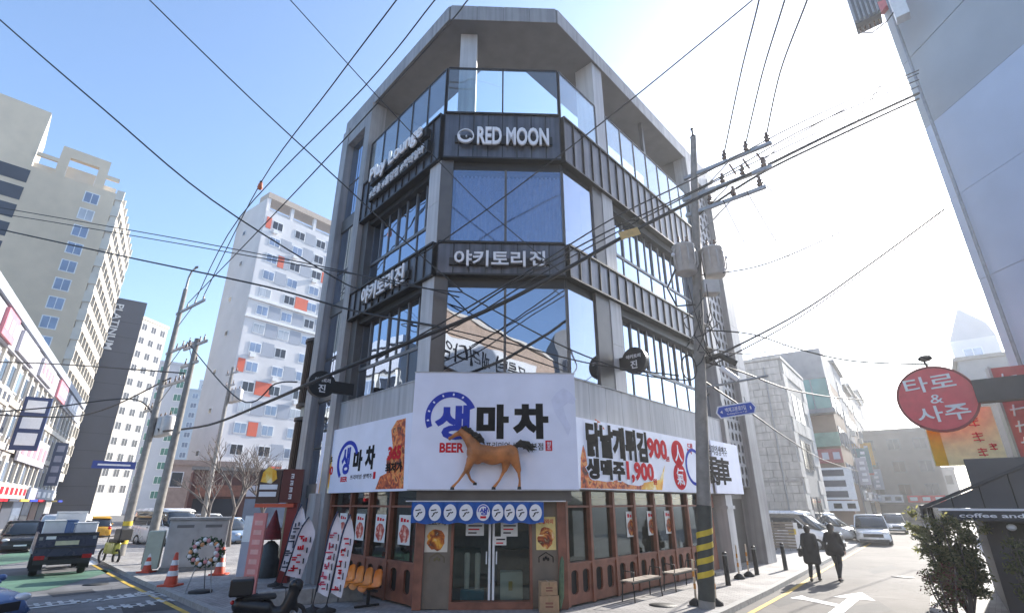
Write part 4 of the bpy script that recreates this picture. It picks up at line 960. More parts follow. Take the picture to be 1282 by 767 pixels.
for k in range(3): box('sign_mark', FQ, 23.55, 23.599, -1.85, -.55, 6.8 + 1.35 * k, 7.8 + 1.35 * k, M_letter, s)
s = box('blade_sign', FQ, 46, 46.3, -1.5, -.3, 4.2, 9.0, mat('sign_slate', (.10, .12, .18), .5), cm)
for k in range(4): box('sign_mark', FQ, 45.95, 45.999, -1.25, -.55, 4.5 + 1.15 * k, 5.2 + 1.15 * k, M_lil, s)
for i in range(12):
    x = 1 + 4.8 * i; sf = box('shopfront', FQ, x, x + 4.2, -.1, .1, .1, 2.5, (M_gdark, M_wood, M_twr, M_gfar)[i % 4], cm)
    box('awning', FQ, x, x + 4.2, -1.2, -.1, 2.45, 2.65, (M_red, M_twr, mat('awning_yellow', (.55, .36, .05), .7), M_blue)[i % 4], sf)
# low shops under the apartment block
P0 = at(232, 640, 58).xy; F = fr(P0, az(58)); e = empty('shop_row', P0, 'low maroon fronted shop row beneath the apartment tower', 'building')
box('wall', F, 0, 26, 0, 8, 0, 5.2, mat('maroon_wall', (.10, .035, .03), .7, 0, .2, 1.5), e); box('roof_edge', F, -.2, 26.2, -.6, .2, 5.2, 5.5, M_inner, e)
for k in range(6):
    box('shopfront', F, .4 + 4.3 * k, 4.2 + 4.3 * k, -.1, .02, .1, 2.7, (M_gdark, M_gfar, M_dark)[k % 3], e)
    box('fascia_sign', F, .4 + 4.3 * k, 4.2 + 4.3 * k, -.35, -.1, 2.9, 3.9, (M_wood, M_lil, M_tan)[k % 3], e)
# --- neighbour with ribbed round bays at the left end of the main building
NF = fr(PLe + DL * .12, -DL); ne = empty('neighbour_building', PLe + DL * 1, 'narrow neighbour with brown ribbed round bays beside the left front', 'building')
box('wall', NF, -1.5, -.02, .3, 7, 0, 8.6, M_inner, ne)
M_rib = mat('brown_ribs', (.07, .045, .032), .5, .2, .15, 6)
for z0, z1 in ((5.9, 8.5), (3.1, 5.3)):
    d = MB(NF).lathe([(.60, z0), (.60, z1)], (-.72, .55, 0), 32).obj('round_bay', M_dark, ne)
    rb = MB(NF)
    for k in range(40): a = 2 * math.pi * k / 40; rb.box(-.72 + .62 * math.cos(a) - .022, -.72 + .62 * math.cos(a) + .022, .55 + .62 * math.sin(a) - .022, .55 + .62 * math.sin(a) + .022, z0 + .05, z1 - .05)
    rb.obj('ribs', M_rib, d)
    for z in (z0 - .06, z1): MB(NF).lathe([(.70, z), (.70, z + .12)], (-.72, .55, 0), 32).obj('ring', M_rib, d)
MB(NF).lathe([(.5, 5.4), (.5, 5.82)], (-.72, .55, 0), 24).obj('cream_collar', M_cream_w, ne)  # plain cream ring between the upper and lower round bays
for k in range(7): box('board', NF, -1.48 + .2 * k, -1.30 + .2 * k, .24, .30, .05, 2.5, mat('olive_board', (.14, .115, .075), .7, 0, .2, 5), ne)
box('fascia_sign', NF, -1.5, -.05, .1, .3, 2.55, 3.0, M_tan, ne)

# ------------------------------------------------------------------ right street
M_stone_w = mat('white_stone_block', (.50, .48, .45), .8, 0, .16, 2.0, .25, 12, stain=.2, streak=.15)
M_mort = mat('mortar', (.30, .29, .275), .9)
K = Vector((18.0, 33.5, 0)); F1 = fr(K - az(125) * 7, az(125)); F2 = fr(K, az(37.3)); H = 11.4
st = empty('stone_building', K, 'white rusticated stone block building behind the parked van', 'building')
MB().prism([K.xy, (K + az(37.3) * 8.4).xy, (K + az(37.3) * 8.4 - az(125) * 7).xy, (K - az(125) * 7).xy], 0, H, 'z').obj('wall', M_mort, st)
random.seed(4); vis = 0
for j in range(24):
    z = .05 + j * .47; x = 2.6 - (.35 if j % 2 else 0)
    while x < 6.95:
        w = random.choice((.55, .7, .9)); c = min(7.0, x + w)
        if c > x + .12: box('stone', F1, x + .012, c - .012, -.06 - random.random() * .03, .0, z + .012, min(z + .458, H), M_stone_w, st)
        x += w
for j in range(12):
    z = .05 + j * .94; x = 0.0 + (.4 if j % 2 else 0)
    while x < 8.3:
        c = min(8.4, x + 1.4)
        if not any(a - .3 < (x + c) / 2 < b + .3 and z0 - .5 < z < z1 + .1 for a, b, z0, z1 in ((1.5, 6.2, 7.3, 9.6), (1.5, 6.2, 4.1, 6.2), (1.5, 6.2, .4, 2.9))):
            box('stone', F2, x + .012, c - .012, -.05 - random.random() * .02, .0, z + .012, min(z + .925, H), M_stone_w, st)
        x += 1.4
for z in (7.4, 4.3, .7):
    for x in (1.6, 3.6): win(F2, x, z, 1.7, 2.0, st, M_gdark, M_frame)
box('parapet', F1, 0, 7.08, -.1, .1, H, H + .2, M_stone_w, st); box('parapet', F2, -.06, 8.4, -.1, .1, H, H + .2, M_stone_w, st)
box('string_course', F1, 0, 7.08, -.12, .0, 3.55, 3.68, M_mort, st)
MB(F1).tube([(6.0, -.12, .3), (6.0, -.12, H - .5)], .05, 8).obj('downpipe', M_galv, st)
# brown and green building with signs
K2 = Vector((29.0, 46.6, 0)); F3 = fr(K2, az(37)); e = empty('green_bay_building', K2, 'brown building with green glass bay and white signs along right street', 'building')
F3l = fr(K2 - az(127) * 5, az(127))
box('wall', F3, 0, 9, 0, 6, 0, 13.2, mat('brown_wall', (.25, .17, .12), .8, 0, .12, 1.2, stain=.15), e); box('wall', F3l, 0, 5, .01, .2, 0, 13.0, mat('brown_wall', 0), e)
MB().prism([K2.xy, (K2 + az(37) * 9).xy, (K2 + az(37) * 9 - az(127) * 6).xy, (K2 - az(127) * 6).xy], 13.2, 16.0, 'z').obj('roof_storey', mat('roof_dark', (.27, .26, .265), .7, 0, .15, 1), e)
bay = box('glass_bay', F3l, 1.0, 5.2, -1.3, .0, 10.2, 12.9, mat('green_bay_glass', (.10, .22, .20), .15, .2, .15, 1), e)
for x in (1.0, 2.4, 3.8, 5.1): box('bay_mullion', F3l, x, x + .1, -1.33, -1.3, 10.2, 12.9, M_frame, bay)
box('bay_base', F3l, .9, 5.3, -1.4, 0, 9.8, 10.2, M_frame, bay)
box('green_rail', F3l, .6, 5.1, -.5, -.3, 7.0, 8.2, mat('faded_green', (.16, .26, .20), .7, 0, .2, 2), e)
def sign2(F, x0, x1, z0, z1, m, n, mm, parent, y=-.35, vert=False):
    s = box('shop_sign', F, x0, x1, y, y + .2, z0, z1, m, parent)
    for k in range(n):
        if vert: a = z0 + (z1 - z0) * (k + .2) / n; box('sign_mark', F, x0 + (x1 - x0) * .2, x1 - (x1 - x0) * .2, y - .03, y, a, a + (z1 - z0) * .6 / n, mm, s)
        else: a = x0 + (x1 - x0) * (k + .2) / n; box('sign_mark', F, a, a + (x1 - x0) * .6 / n, y - .03, y, z0 + (z1 - z0) * .25, z1 - (z1 - z0) * .25, mm, s)
sign2(F3l, 1.6, 5.0, 5.6, 6.8, mat('sign_maroon', (.28, .05, .06), .5), 4, M_lil, e); sign2(F3l, 2.6, 5.4, 2.6, 5.2, M_white, 3, M_twr, e, -.5, True); sign2(F3l, 1.4, 5.4, 1.7, 2.5, M_white, 4, M_black, e, -.6)
win(F3l, .5, 2.9, .9, 1.5, e, M_gdark, M_frame)
for z in (4, 7.2, 10.4):
    for x in (1, 3.8, 6.4): win(F3, x, z, 1.8, 1.7, e, M_gfar, M_frame)
# houses farther along
P = K2 + az(37) * 9.4
spec = [(9, 16.5, (.20, .21, .24), 'bluish grey house with white hanging sign farther along right street', M_white), (8, 15.5, (.20, .145, .115), 'brown narrow house two doors beyond the green glass bay', M_lil), (10, 17, (.27, .26, .25), 'pale house with purple signs midway down right street', M_lil), (12, 17.5, (.16, .17, .20), 'slate grey house near the end of right street', M_white), (14, 20, (.25, .25, .25), 'farthest visible pale house closing right street', M_pink)]
for i, (w, hh, c, lab, sm) in enumerate(spec):
    F = fr(P, az(36.5)); Fl = fr(P - az(126.5) * 6, az(126.5))
    e = empty('street_house', P, lab, 'building', 'houses along the right street')
    mm = mat('house_wall_%d' % i, c, .8, 0, .1, 1, stain=.15)
    box('wall', F, 0, w, 0, 6, 0, hh, mm, e); box('roof_edge', F, -.2, w + .1, -.3, 6, hh, hh + .35, M_inner, e)
    for z in (3.8, 7.0, 10.0, 13.0, 16.0):
        if z + 1.5 < hh:
            for x in range(1, int(w) - 1, 3): win(F, x, z, 1.7, 1.6, e, M_gdark if i % 2 else M_gfar, M_frame)
    sign2(F, .3, 3.2, 2.6, 3.5, sm, 3, M_twr, e); sign2(F, 4, w - .5, 2.6, 3.4, M_aptg, 3, M_white, e)
    bc = (M_lil, mat('sign_brick_red', (.42, .07, .07), .5), mat('sign_teal', (.08, .20, .22), .5), mat('sign_amber', (.62, .36, .02), .5), M_aptg)
    for q in range(2):
        x = .2 + q * w * .5; zz = 4.0 + (i + q) % 3 * 1.3; s = box('blade_sign', F, x, x + .22, -1.05 - .2 * q, -.1, zz, zz + 2.6, bc[(i + 2 * q) % 5], e)
        for k in range(4): box('sign_mark', F, x - .04, x - .001, -.85, -.35 - .1 * (k % 2), zz + .3 + .55 * k, zz + .6 + .55 * k, M_letter, s)
    for q in range(3): box('air_conditioner', F, 1.2 + q * 2.4, 2.0 + q * 2.4, -.5, -.05, 6.0 + (q % 2) * 3.1, 6.6 + (q % 2) * 3.1, M_cream_w, e)
    box('shutter', F, .5, w - .5, -.08, .02, .1, 2.5, (M_frame, M_gdark, M_tan, M_frame, M_gdark)[i], e)
    P = P + az(36.5) * (w + .3)
# opposite side of the right street, far end
P = Vector((33.5, 43.2, 0)) + az(128) * 4.5
for i, (w, hh, c, lab) in enumerate(((9, 9.5, (.20, .17, .15), 'low brown house on the far right kerb with yellow blade sign'), (16, 15, (.19, .20, .22), 'grey house at the far right end of the street'))):
    F = fr(P + az(38) * w, -az(38)); e = empty('street_house', P, lab, 'building', 'houses along the right street')
    box('wall', F, 0, w, 0, 8, 0, hh, mat('house_wall_b%d' % i, c, .8, 0, .1, 1, stain=.1), e); box('roof_edge', F, -.2, w + .2, -.3, 8, hh, hh + .35, M_inner, e)
    for z in (3.9, 6.4, 9.4, 12.2):
        for x in range(1, int(w) - 1, 3):
            if z + 1.5 < hh: win(F, x, z, 1.6, 1.5, e, M_gdark, M_frame)
    sign2(F, 1, 4.5, 2.7, 3.6, (M_white, M_pink)[i], 4, M_twr, e); sign2(F, 5, w - .6, 2.7, 3.5, M_lil, 3, M_red, e); box('shopfront', F, .6, w - .6, -.08, .02, .1, 2.5, M_gdark, e)
    s = box('blade_sign', F, w - .5, w - .2, -1.3, -.1, 3.4, 5.6, mat('sign_amber', (.62, .36, .02), .5), e)
    P = P + az(38) * (w + .4)
# houses closing the view where the right street bends
for i, (px, r, w, hh, c, lab) in enumerate(((1086, 92, 9, 12.0, (.22, .19, .17), 'brown mid-rise closing the bend of right street'), (1116, 104, 6, 12.5, (.17, .18, .20), 'dark grey mid-rise beyond the street bend'), (1148, 118, 6, 8.0, (.26, .25, .25), 'low grey block at the far right end behind parked cars'))):
    P = at(px, 620, r); e, F = gridblock('street_end_house', P.xy, az(126), w, 10, hh, mat('end_wall_%d' % i, c, .8, 0, .12, 1, stain=.2), lab, 3, 3.0, M_gdark, .5, .5, M_frame)
    sign2(F, .6, w * .45, 2.4, 3.4, (M_white, M_pink, M_lil)[i], 3, M_twr, e); sign2(F, w * .5, w - .4, 2.4, 3.3, (M_red, M_aptg, mat('sign_teal', 0))[i], 3, M_white, e); box('shopfront', F, .5, w - .5, -.1, .0, .1, 2.2, M_gdark, e)
# pointed grey tower behind
P = at(1202, 470, 105); F = fr(P.xy, az(132)); e = empty('gabled_tower', P.xy, 'hazy grey gabled tower behind the blue building', 'building')
box('wall', F, 0, 5.6, 0, 6, 0, 26.3, M_aptw, e); MB(F).prism([(0, 26.3), (5.6, 26.3), (5.0, 28.5), (2.2, 31.5)], 0, 6).obj('roof', M_aptg, e)  # low contrast roof colour has the haze painted in
for k in range(8): win(F, 1.2, 3 + 2.9 * k, 2.4, 1.6, e)
# --- tall building on the right, glare painted in as pale blue
TB = fr((15.0, 15.1), (.035, -1)); TBH = 27
tb = empty('blue_panel_building', (20, 9), 'tall panelled building at right edge hiding the sun, glare painted pale blue', 'building')
M_tb = mat('panel_glare_blue', (.66, .71, .81), .5, .05, .06, .5, stain=.12); M_tb2 = mat('grey_panel', (.52, .53, .54), .55, .05, .06, .5)  # glare veil over this face is put into the panel colour
box('wall', TB, 0, 16, .06, 12, 0, TBH, mat('panel_joint', (.58, .63, .72), .7), tb)
for i in range(3):
    for j in range(9):
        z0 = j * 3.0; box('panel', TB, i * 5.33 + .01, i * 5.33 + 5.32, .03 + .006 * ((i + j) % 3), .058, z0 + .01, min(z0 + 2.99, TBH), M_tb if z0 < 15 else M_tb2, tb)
for z in (5.6, 6.1): box('vent_slot', TB, .9, 4.6, -.03, .0, z, z + .09, M_aptg, tb)
a = onf(1112, 40, TB, -.2); b_ = onf(1170, -40, TB, -.2); box('top_banner', TB, .1, 5.0, -.25, -.05, 20.6, 24, mat('banner_red', (.55, .12, .14), .6), tb)
MB(TB).tube([(.6, -.25, 0), (.6, -.25, 22)], .05, 8).obj('conduit', M_galv, tb)
# ------------------------------------------------------------------ low shop with canopy at the right edge
M_can = mat('canopy_charcoal', (.05, .052, .058), .7, 0, .15, 3, .15, 20)
A0 = Vector((9.8, 13.15, 0)); CF = fr(A0, az(128)); M_dgreen = mat('dark_green_door', (.028, .034, .022), .6, 0, .2, 4, .1, 20)
sh = empty('corner_shop', CF @ Vector((2.6, 2, 0)), 'dark green fronted low shop under a charcoal canopy at right edge', 'building')
box('end_wall', CF, 1.05, 4.6, .55, .75, 0, 3.3, mat('shop_wall_grey', (.10, .10, .105), .7, 0, .1, 2), sh); box('street_wall', CF, 1.05, 1.25, .75, 5.2, 0, 2.6, mat('shop_wall_grey', 0), sh); box('back_wall', CF, 1.25, 4.6, 5.0, 5.2, 0, 3.3, mat('shop_wall_grey', 0), sh)
for k in range(3):
    d = box('folding_door', CF, 1.45 + 1.0 * k, 2.42 + 1.0 * k, .46, .55, .04, 1.88, M_dgreen, sh)
    box('door_panel', CF, 1.58 + 1.0 * k, 2.29 + 1.0 * k, .43, .46, .2, 1.55, mat('dark_green_panel', (.05, .055, .035), .5, 0, .2, 3), d)
    for q in range(5): box('slat', CF, 1.48 + 1.0 * k + .19 * q, 1.62 + 1.0 * k + .19 * q, .44, .46, 1.6, 1.85, M_dgreen, d)
for k in range(3): MB(CF).sphere((1.5 + .85 * k, .2, 1.80), (.09, .09, .07), 10, 7).obj('lamp_globe', M_white, sh)
cn = empty('shop_canopy', CF @ Vector((1.5, 1, 2.2)), 'charcoal sloping canopy with triangular end and pale lettering', 'canopy')
MB(CF).add([(0, 0, 2.24), (4.6, 0, 4.25), (4.6, 5, 4.25), (0, 5, 2.24), (0, 0, 2.17), (4.6, 0, 4.18), (4.6, 5, 4.18), (0, 5, 2.17)], [(0, 1, 2, 3), (4, 7, 6, 5), (0, 4, 5, 1), (1, 5, 6, 2), (2, 6, 7, 3), (3, 7, 4, 0)]).obj('sheet', M_can, cn)
MB(CF).add([(.12, .03, 2.2), (4.6, .03, 2.2), (4.6, .03, 4.17), (.12, .06, 2.2), (4.6, .06, 2.2), (4.6, .06, 4.17)], [(0, 1, 2), (3, 5, 4), (0, 3, 4, 1), (1, 4, 5, 2), (2, 5, 3, 0)]).obj('end_panel', mat('canopy_end', (.075, .078, .085), .6, 0, .12, 3), cn)
val = box('valance', CF, .35, 4.6, -.0, .03, 1.93, 2.14, M_can, cn); box('valance_trim', CF, .3, 4.62, -.02, .028, 2.14, 2.19, M_letter, cn)
text('lettering', 'coffee and healing', CF, .65, 2.6, 1.97, 2.09, -.012, .01, M_letter, val, .02)
box('street_valance', CF, -.05, -.0, 0, 5, 1.98, 2.26, M_can, cn)
for y in (.1, 4.9): MB(CF).tube([(.12, y, 0), (.12, y, 2.2)], .035, 8).obj('post', M_blackm, cn)
for k in range(8): MB(CF).tube([(.6 + .55 * k, .02, 2.2), (.6 + .55 * k, .02, 2.24 + (.6 + .55 * k) * .43)], .012, 5).obj('end_rib', M_blackm, cn)
# yellow sign, dark arm, round red sign, red lettered sign
P = at(1205, 550, 17.6); YF = fr((P.x, P.y, P.z), (Vector((12.6, 12.0, 0)) - Vector((P.x, P.y, 0))))
ye = empty('yellow_sign', (P.x, P.y, P.z - .6), 'yellow menu sign board with red lettering above the canopy', 'sign')
YF = fr((P.x, P.y, P.z), az(118)); box('board', YF, -.68, .75, 0, .12, -.62, .78, mat('sign_yellow_pale', (.82, .76, .44), .85, spec=.2), ye); box('stripe', YF, -.68, -.42, -.01, .0, -.62, .78, mat('sign_yellow', (.70, .42, .02), .5), ye)
for x, z, s in ((.32, .42, .26), (.32, .05, .26), (.55, -.2, .18), (.32, -.32, .22)):
    for k in range(3): MB(YF).tube([(x - s * .4, -.012, z + s * .3 * (k - 1)), (x + s * .4, -.012, z + s * .3 * (k - 1) + .03 * (k % 2))], .013, 5).obj('brush_mark', M_red, ye)
    MB(YF).tube([(x + .02, -.012, z - s * .45), (x - .02, -.012, z + s * .45)], .014, 5).obj('brush_mark', M_red, ye)
MB().tube([at(1225, 585, 17.7), CF @ Vector((3.2, 2.4, 3.4))], .03, 6).obj('bracket', M_blackm, ye)
P = at(1173, 499, 17.0); RF = fr((P.x, P.y, P.z), az(130)); rs = empty('round_red_sign', (P.x, P.y, P.z - .8), 'round red sign with white Korean words hung out over right street', 'sign')
MB(RF).arc(0, 0, .001, .80, 0, 360, -.08, .08, 40).obj('disc', mat('sign_disc_hazed_red', (.66, .085, .11), .45, 0, .08), rs); MB(RF).arc(0, 0, .78, .83, 0, 360, -.10, .10, 40).obj('rim', mat('rim_dark_red', (.2, .02, .03), .4), rs)  # disc red lightened towards pink to carry the haze
text('lettering', '타로', RF, -.58, .46, .16, .56, -.10, .015, M_letter, rs, .01, .12); text('lettering', '&', RF, -.14, .12, -.12, .10, -.10, .015, M_letter, rs, .0); text('lettering', '사주', RF, -.48, .58, -.60, -.2, -.10, .015, M_letter, rs, .01, .10)
MB(RF).tube([(.0, 0, .82), (-.05, 0, 1.05), (.12, 0, 1.12)], .03, 6).sphere((0, 0, 1.06), (.16, .1, .09), 8, 6).obj('spotlight', M_blackm, rs)
box('arm_box', RF, .75, 1.95, -.2, .2, -.2, .34, M_can, rs)
P = at(1277, 520, 18.2); VF = fr((P.x, P.y, P.z), az(125)); vr = empty('red_vertical_sign', (P.x, P.y, P.z - 1.2), 'dark red upright sign with pale lettering cut by right picture edge', 'sign')
box('box', VF, -.25, .7, 0, .4, -1.0, 1.25, mat('sign_brick_red', (.42, .07, .07), .5), vr); box('frame', VF, -.30, -.25, -.03, .43, -1.05, 1.3, M_galv, vr)
for k in range(5): MB(VF).tube([(-.15, -.015, .95 - .4 * k), (.2, -.015, 1.0 - .4 * k)], .022, 5).tube([(-.1, -.015, .8 - .4 * k), (-.06, -.015, 1.08 - .4 * k)], .02, 5).obj('sign_mark', M_letter, vr)
# finned transformer on the tall building
P = at(1082, 12, 19.5); tf = empty('finned_transformer', (P.x, P.y, P.z - 1), 'grey finned transformer hanging high at top right', 'transformer')
TF = fr((P.x, P.y, P.z), az(130)); box('tank', TF, -.4, .4, -.3, .3, -.75, 1.2, M_frame, tf)
for k in range(6): box('fin', TF, -.38 + .14 * k, -.33 + .14 * k, -.42, -.3, -.7, 1.15, M_galv, tf)
for k in range(5): MB(TF).tube([(-.3 + .15 * k, 0, -.75), (-.3 + .15 * k, 0, -.98)], .03, 6).obj('terminal', M_porc, tf)
MB(TF).tube([(-.3, 0, -.95), (0, 0, -1.2), (.5, 0, -1.0), (1.1, 0, -.4)], .025, 6).obj('lead', M_cable, tf)
MB(TF).tube([(.4, 0, .1), (1.6, .3, .2)], .05, 6).obj('bracket', M_galv, tf)
box('grey_casing', TF, .75, 1.15, -.2, .2, -1.2, .9, M_white, tf)

# ------------------------------------------------------------------ utility poles
def cross_ins(F, x, y, z, m=M_porc, h=.22):
    return MB(F).lathe([(.02, 0), (.035, .02), (.06, .06), (.03, .09), (.055, .13), (.025, .17), (.03, h)], (x, y, z), 8)
B0 = G(885, 760); TP = Vector((6.01, 13.85, 13.6))
up = empty('utility_pole', B0, 'leaning concrete utility pole with two transformers before the right front', 'utility pole')
def ppt(z): t = z / 13.6; return Vector((B0.x + (TP.x - B0.x) * t, B0.y + (TP.y - B0.y) * t, z))
MB().tube([ppt(z) for z in (-.02, 3, 6, 9, 11, 13.6)], [.19, .168, .15, .132, .118, .09], 16).obj('shaft', M_conc, up)
MB().tube([ppt(z) for z in (.15, 1.0, 2.25)], [.194, .188, .182], 16).obj('dark_wrap', mat('pole_wrap', (.05, .055, .05), .8, 0, .2, 6), up)
M_ystr = mat('hazard_yellow', (.62, .45, .03), .6)
for k in range(4):   # slanting yellow hazard stripes
    mbs = MB(); z0 = .45 + .3 * k
    for j in range(24):
        a0 = 2 * math.pi * j / 24; a1 = 2 * math.pi * (j + 1) / 24
        c0_, c1_ = ppt(z0 + .012 * j), ppt(z0 + .012 * (j + 1)); r = .196
        u0 = Vector((math.cos(a0), math.sin(a0), 0)) * r; u1 = Vector((math.cos(a1), math.sin(a1), 0)) * r
        mbs.add([c0_ + u0, c1_ + u1, c1_ + u1 + Vector((0, 0, .13)), c0_ + u0 + Vector((0, 0, .13))], [(0, 1, 2, 3)], True)
    mbs.obj('hazard_stripe', M_ystr, up)
MB().lathe([(.08, 0), (.11, .02), (.03, .12), (.03, .3), (.06, .36), (.02, .4)], ppt(13.6), 10).obj('pole_cap', M_blackm, up)
arm_dir = az(132)
def arm(z, a, b, name='crossarm', r=.05):
    p = ppt(z); F = fr(p, arm_dir); o = box(name, F, a, b, -r, r, -r, r, M_galv, up); return o, F
ins_pts = []
for z, a, b, xs in ((12.15, -.35, 2.35, (1.0, 1.65, 2.25)), (11.35, -.4, 2.3, (.9, 1.5, 2.1)), (10.75, -.3, 2.1, (.5, 1.2, 1.95))):
    o, F = arm(z, a, b)
    for x in xs:
        cross_ins(F @ T((x, 0, .05)) @ S(1.6, 1.6, 1.6), 0, 0, 0).obj('insulator', M_porc, o); ins_pts.append(F @ Vector((x, 0, .3)))
    MB(F).tube([(.1, -.02, -.75), (1.1, -.02, -.05)], .022, 6).obj('brace', M_galv, o)
for x in (1.1, 1.5, 1.9):
    p = ppt(12.15); F = fr(p, arm_dir); MB(F).tube([(x, .0, -.15), (x + .15, -.1, -.62)], .03, 6).obj('cutout_fuse', M_porc, up)
for s, zc in ((-1, 9.05), (1, 8.95)):
    c = ppt(zc) + Vector((.42 * s, -.16, 0)); M_tr = mat('transformer_grey', (.52, .49, .46), .5, .2, .12, 5)
    tk = MB().lathe([(.0, -.47), (.27, -.47), (.31, -.42), (.31, .36), (.33, .38), (.33, .42), (.20, .50), (.0, .51)], c, 20, False).obj('transformer_tank', M_tr, up)
    for k in range(5):
        a = R(200 + 35 * k); MB().tube([c + Vector((.31 * math.cos(a), .31 * math.sin(a), -.3)), c + Vector((.36 * math.cos(a), .36 * math.sin(a), -.2)), c + Vector((.36 * math.cos(a), .36 * math.sin(a), .2)), c + Vector((.31 * math.cos(a), .31 * math.sin(a), .3))], .022, 6).obj('cooling_tube', M_tr, tk)
    MB().lathe([(.03, 0), (.06, .04), (.03, .08), (.06, .12), (.03, .16), (.04, .24)], c + Vector((-.1, 0, .5)), 8).obj('bushing', M_porc, tk); MB().lathe([(.03, 0), (.06, .04), (.03, .08), (.06, .12), (.03, .16), (.04, .24)], c + Vector((.12, -.05, .48)), 8).obj('bushing', M_porc, tk)
    MB().sphere(c + Vector((.36 * s, -.1, .1)), .06, 8, 6).obj('lug', M_letter, tk)
box('control_box', fr(ppt(8.0), (1, 0)), .1, .55, -.3, .1, -.05, .35, mat('transformer_grey', 0), up)
random.seed(12)
for k in range(9):   # tangle of leads round the shaft
    a = ppt(random.uniform(7.2, 8.6)) + Vector((random.uniform(-.4, .4), -.25, 0)); b = ppt(random.uniform(5.5, 7.5)) + Vector((random.uniform(-.5, .5), -.25, 0)); m_ = (a + b) / 2 + Vector((random.uniform(-.5, .5), -.15, random.uniform(-.5, .1)))
    MB().tube([a, a.lerp(m_, .5) + Vector((0, 0, -.1)), m_, m_.lerp(b, .5) + Vector((0, 0, -.08)), b], .016, 5).obj('lead', M_cable, up)
MB().tube([ppt(8.6) + Vector((-.7, -.2, .1)), ppt(8.2) + Vector((-.95, -.2, -.1)), ppt(7.7) + Vector((-.7, -.2, -.15)), ppt(7.6) + Vector((-.15, -.2, 0))], .03, 6).obj('lead', M_cable, up)
c = ppt(5.75) + Vector((-.38, -.24, 0)); MB(T(c)).tube([(.2 * math.cos(R(q)), 0, .34 * math.sin(R(q))) for q in range(0, 361, 20)], .022, 6).obj('cable_coil', M_cable, up)
c = ppt(5.95); MB().tube([c + Vector((.15, -.1, .05)), c + Vector((.5, -.2, .15)), c + Vector((.9, -.25, -.1))], .09, 8).obj('splice_closure', M_rubber, up)
MB().tube([c + Vector((.45, -.25, -.2)), c + Vector((.85, -.3, -.55))], .07, 8).obj('lamp_head', M_letter, up)
MB().tube([ppt(5.2) + Vector((.0, 0, .02)), ppt(5.2) + Vector((1.75, -.3, .3))], .03, 6).obj('sign_arm', M_galv, up)
# street name plate
P = at(921, 513, 14.4); NF_ = fr((P.x, P.y, P.z), (1, -.12)) @ Matrix.Rotation(R(-8), 4, 'Y'); sn = empty('street_name_sign', (P.x, P.y, P.z - .1), 'blue arrow ended street name plate hung on the leaning pole', 'sign')
MB(NF_).prism([(-.50, 0), (-.42, -.16), (.44, -.16), (.52, 0), (.44, .16), (-.42, .16)], -.012, .012).obj('border', M_letter, sn)
MB(NF_).prism([(-.47, 0), (-.40, -.13), (.42, -.13), (.485, 0), (.42, .13), (-.40, .13)], -.016, -.0125).obj('plate', mat('sign_blue', (.02, .07, .42), .4), sn)
text('lettering', '백제고분로7길', NF_, -.26, .26, -.03, .09, -.02, .003, M_letter, sn, .01); text('lettering', 'Baekjegobun-ro 7-gil', NF_, -.24, .26, -.10, -.05, -.02, .003, M_letter, sn, .0)
MB(NF_).prism([(-.40, 0), (-.34, -.04), (-.34, .04)], -.02, -.0165).obj('arrow_mark', M_letter, sn); text('lettering', '1', NF_, .36, .39, -.04, .04, -.02, .003, M_letter, sn, .01)
MB(NF_).tube([(-.3, 0, .16), (-.3, 0, .3)], .012, 5).tube([(.3, 0, .16), (.3, 0, .3)], .012, 5).obj('hanger', M_galv, sn)
# left street poles
def lpole(base, h, label, arms, lamp=False, stripes=False, trafo=False, adir=-52):
    e = empty('utility_pole', base, label, 'utility pole', 'utility poles along the left street')
    MB().tube([base + Vector((0, 0, z)) for z in (-.02, h * .5, h)], [.19, .155, .11], 14).obj('shaft', M_conc, e)
    F = fr(base, az(adir)); pts = []
    for (z, a, b, xs) in arms:
        o = box('crossarm', F, a, b, -.05, .05, z - .06, z + .06, M_galv, e)
        for x in xs: cross_ins(F, x, 0, z + .06, h=.3).obj('insulator', M_porc, o); pts.append(F @ Vector((x, 0, z + .36)))
        MB(F).tube([(0, -.03, z - .9), ((a + b) / 2 * 1.2 if abs(a + b) > .5 else b * .6, -.03, z)], .025, 6).obj('brace', M_galv, o)
    if stripes:
        for k in range(3): MB().tube([base + Vector((0, 0, .5 + .4 * k)), base + Vector((0, 0, .7 + .4 * k))], .2, 14).obj('hazard_stripe', M_ystr, e)
    if trafo:
        for x in (-.75, -.05, .55):
            tk = MB(F).lathe([(.0, -.5), (.28, -.5), (.3, -.45), (.3, .4), (.2, .5), (0, .5)], (x - .2, -.4, trafo), 16, False).obj('transformer_tank', mat('transformer_grey', 0) if x else M_tan, e)
            cross_ins(F, x - .2, -.4, trafo + .5).obj('bushing', M_porc, tk)
    if lamp: MB(F).tube([(0, 0, h), (-.02, 0, h + .7), (-.25, 0, h + 1.05), (-.7, 0, h + 1.1)], [.07, .06, .05, .05], 8).obj('lamp_arm', M_galv, e); MB(F).sphere((-.85, 0, h + 1.12), (.22, .09, .06), 8, 6).obj('lamp_head', M_frame, e)
    return e, pts
LP1 = G(150, 695); e1, lp1 = lpole(Vector((LP1.x, LP1.y, 0)), 13.6, 'concrete utility pole with wide crossarms and street lamp on the left', [(12.2, -3.1, .45, (-2.9, -1.9, -.9)), (9.9, -2.9, .5, (-2.4, -1.6, -.8)), (8.0, -3.0, .6, (-2.7, -2.2, -1.7, -1.0, -.5)), (6.9, -.2, 1.7, (.7, 1.2, 1.6))], True, True, 6.0)
LP2 = G(183, 705); e2, lp2 = lpole(Vector((LP2.x, LP2.y, 0)), 9.6, 'shorter concrete utility pole beside grey street cabinet', [(9.3, -1.1, 1.4, (-.8, -.3, .3, .8, 1.2)), (8.4, -.6, 1.2, (-.4, .2, .8))], False, False)
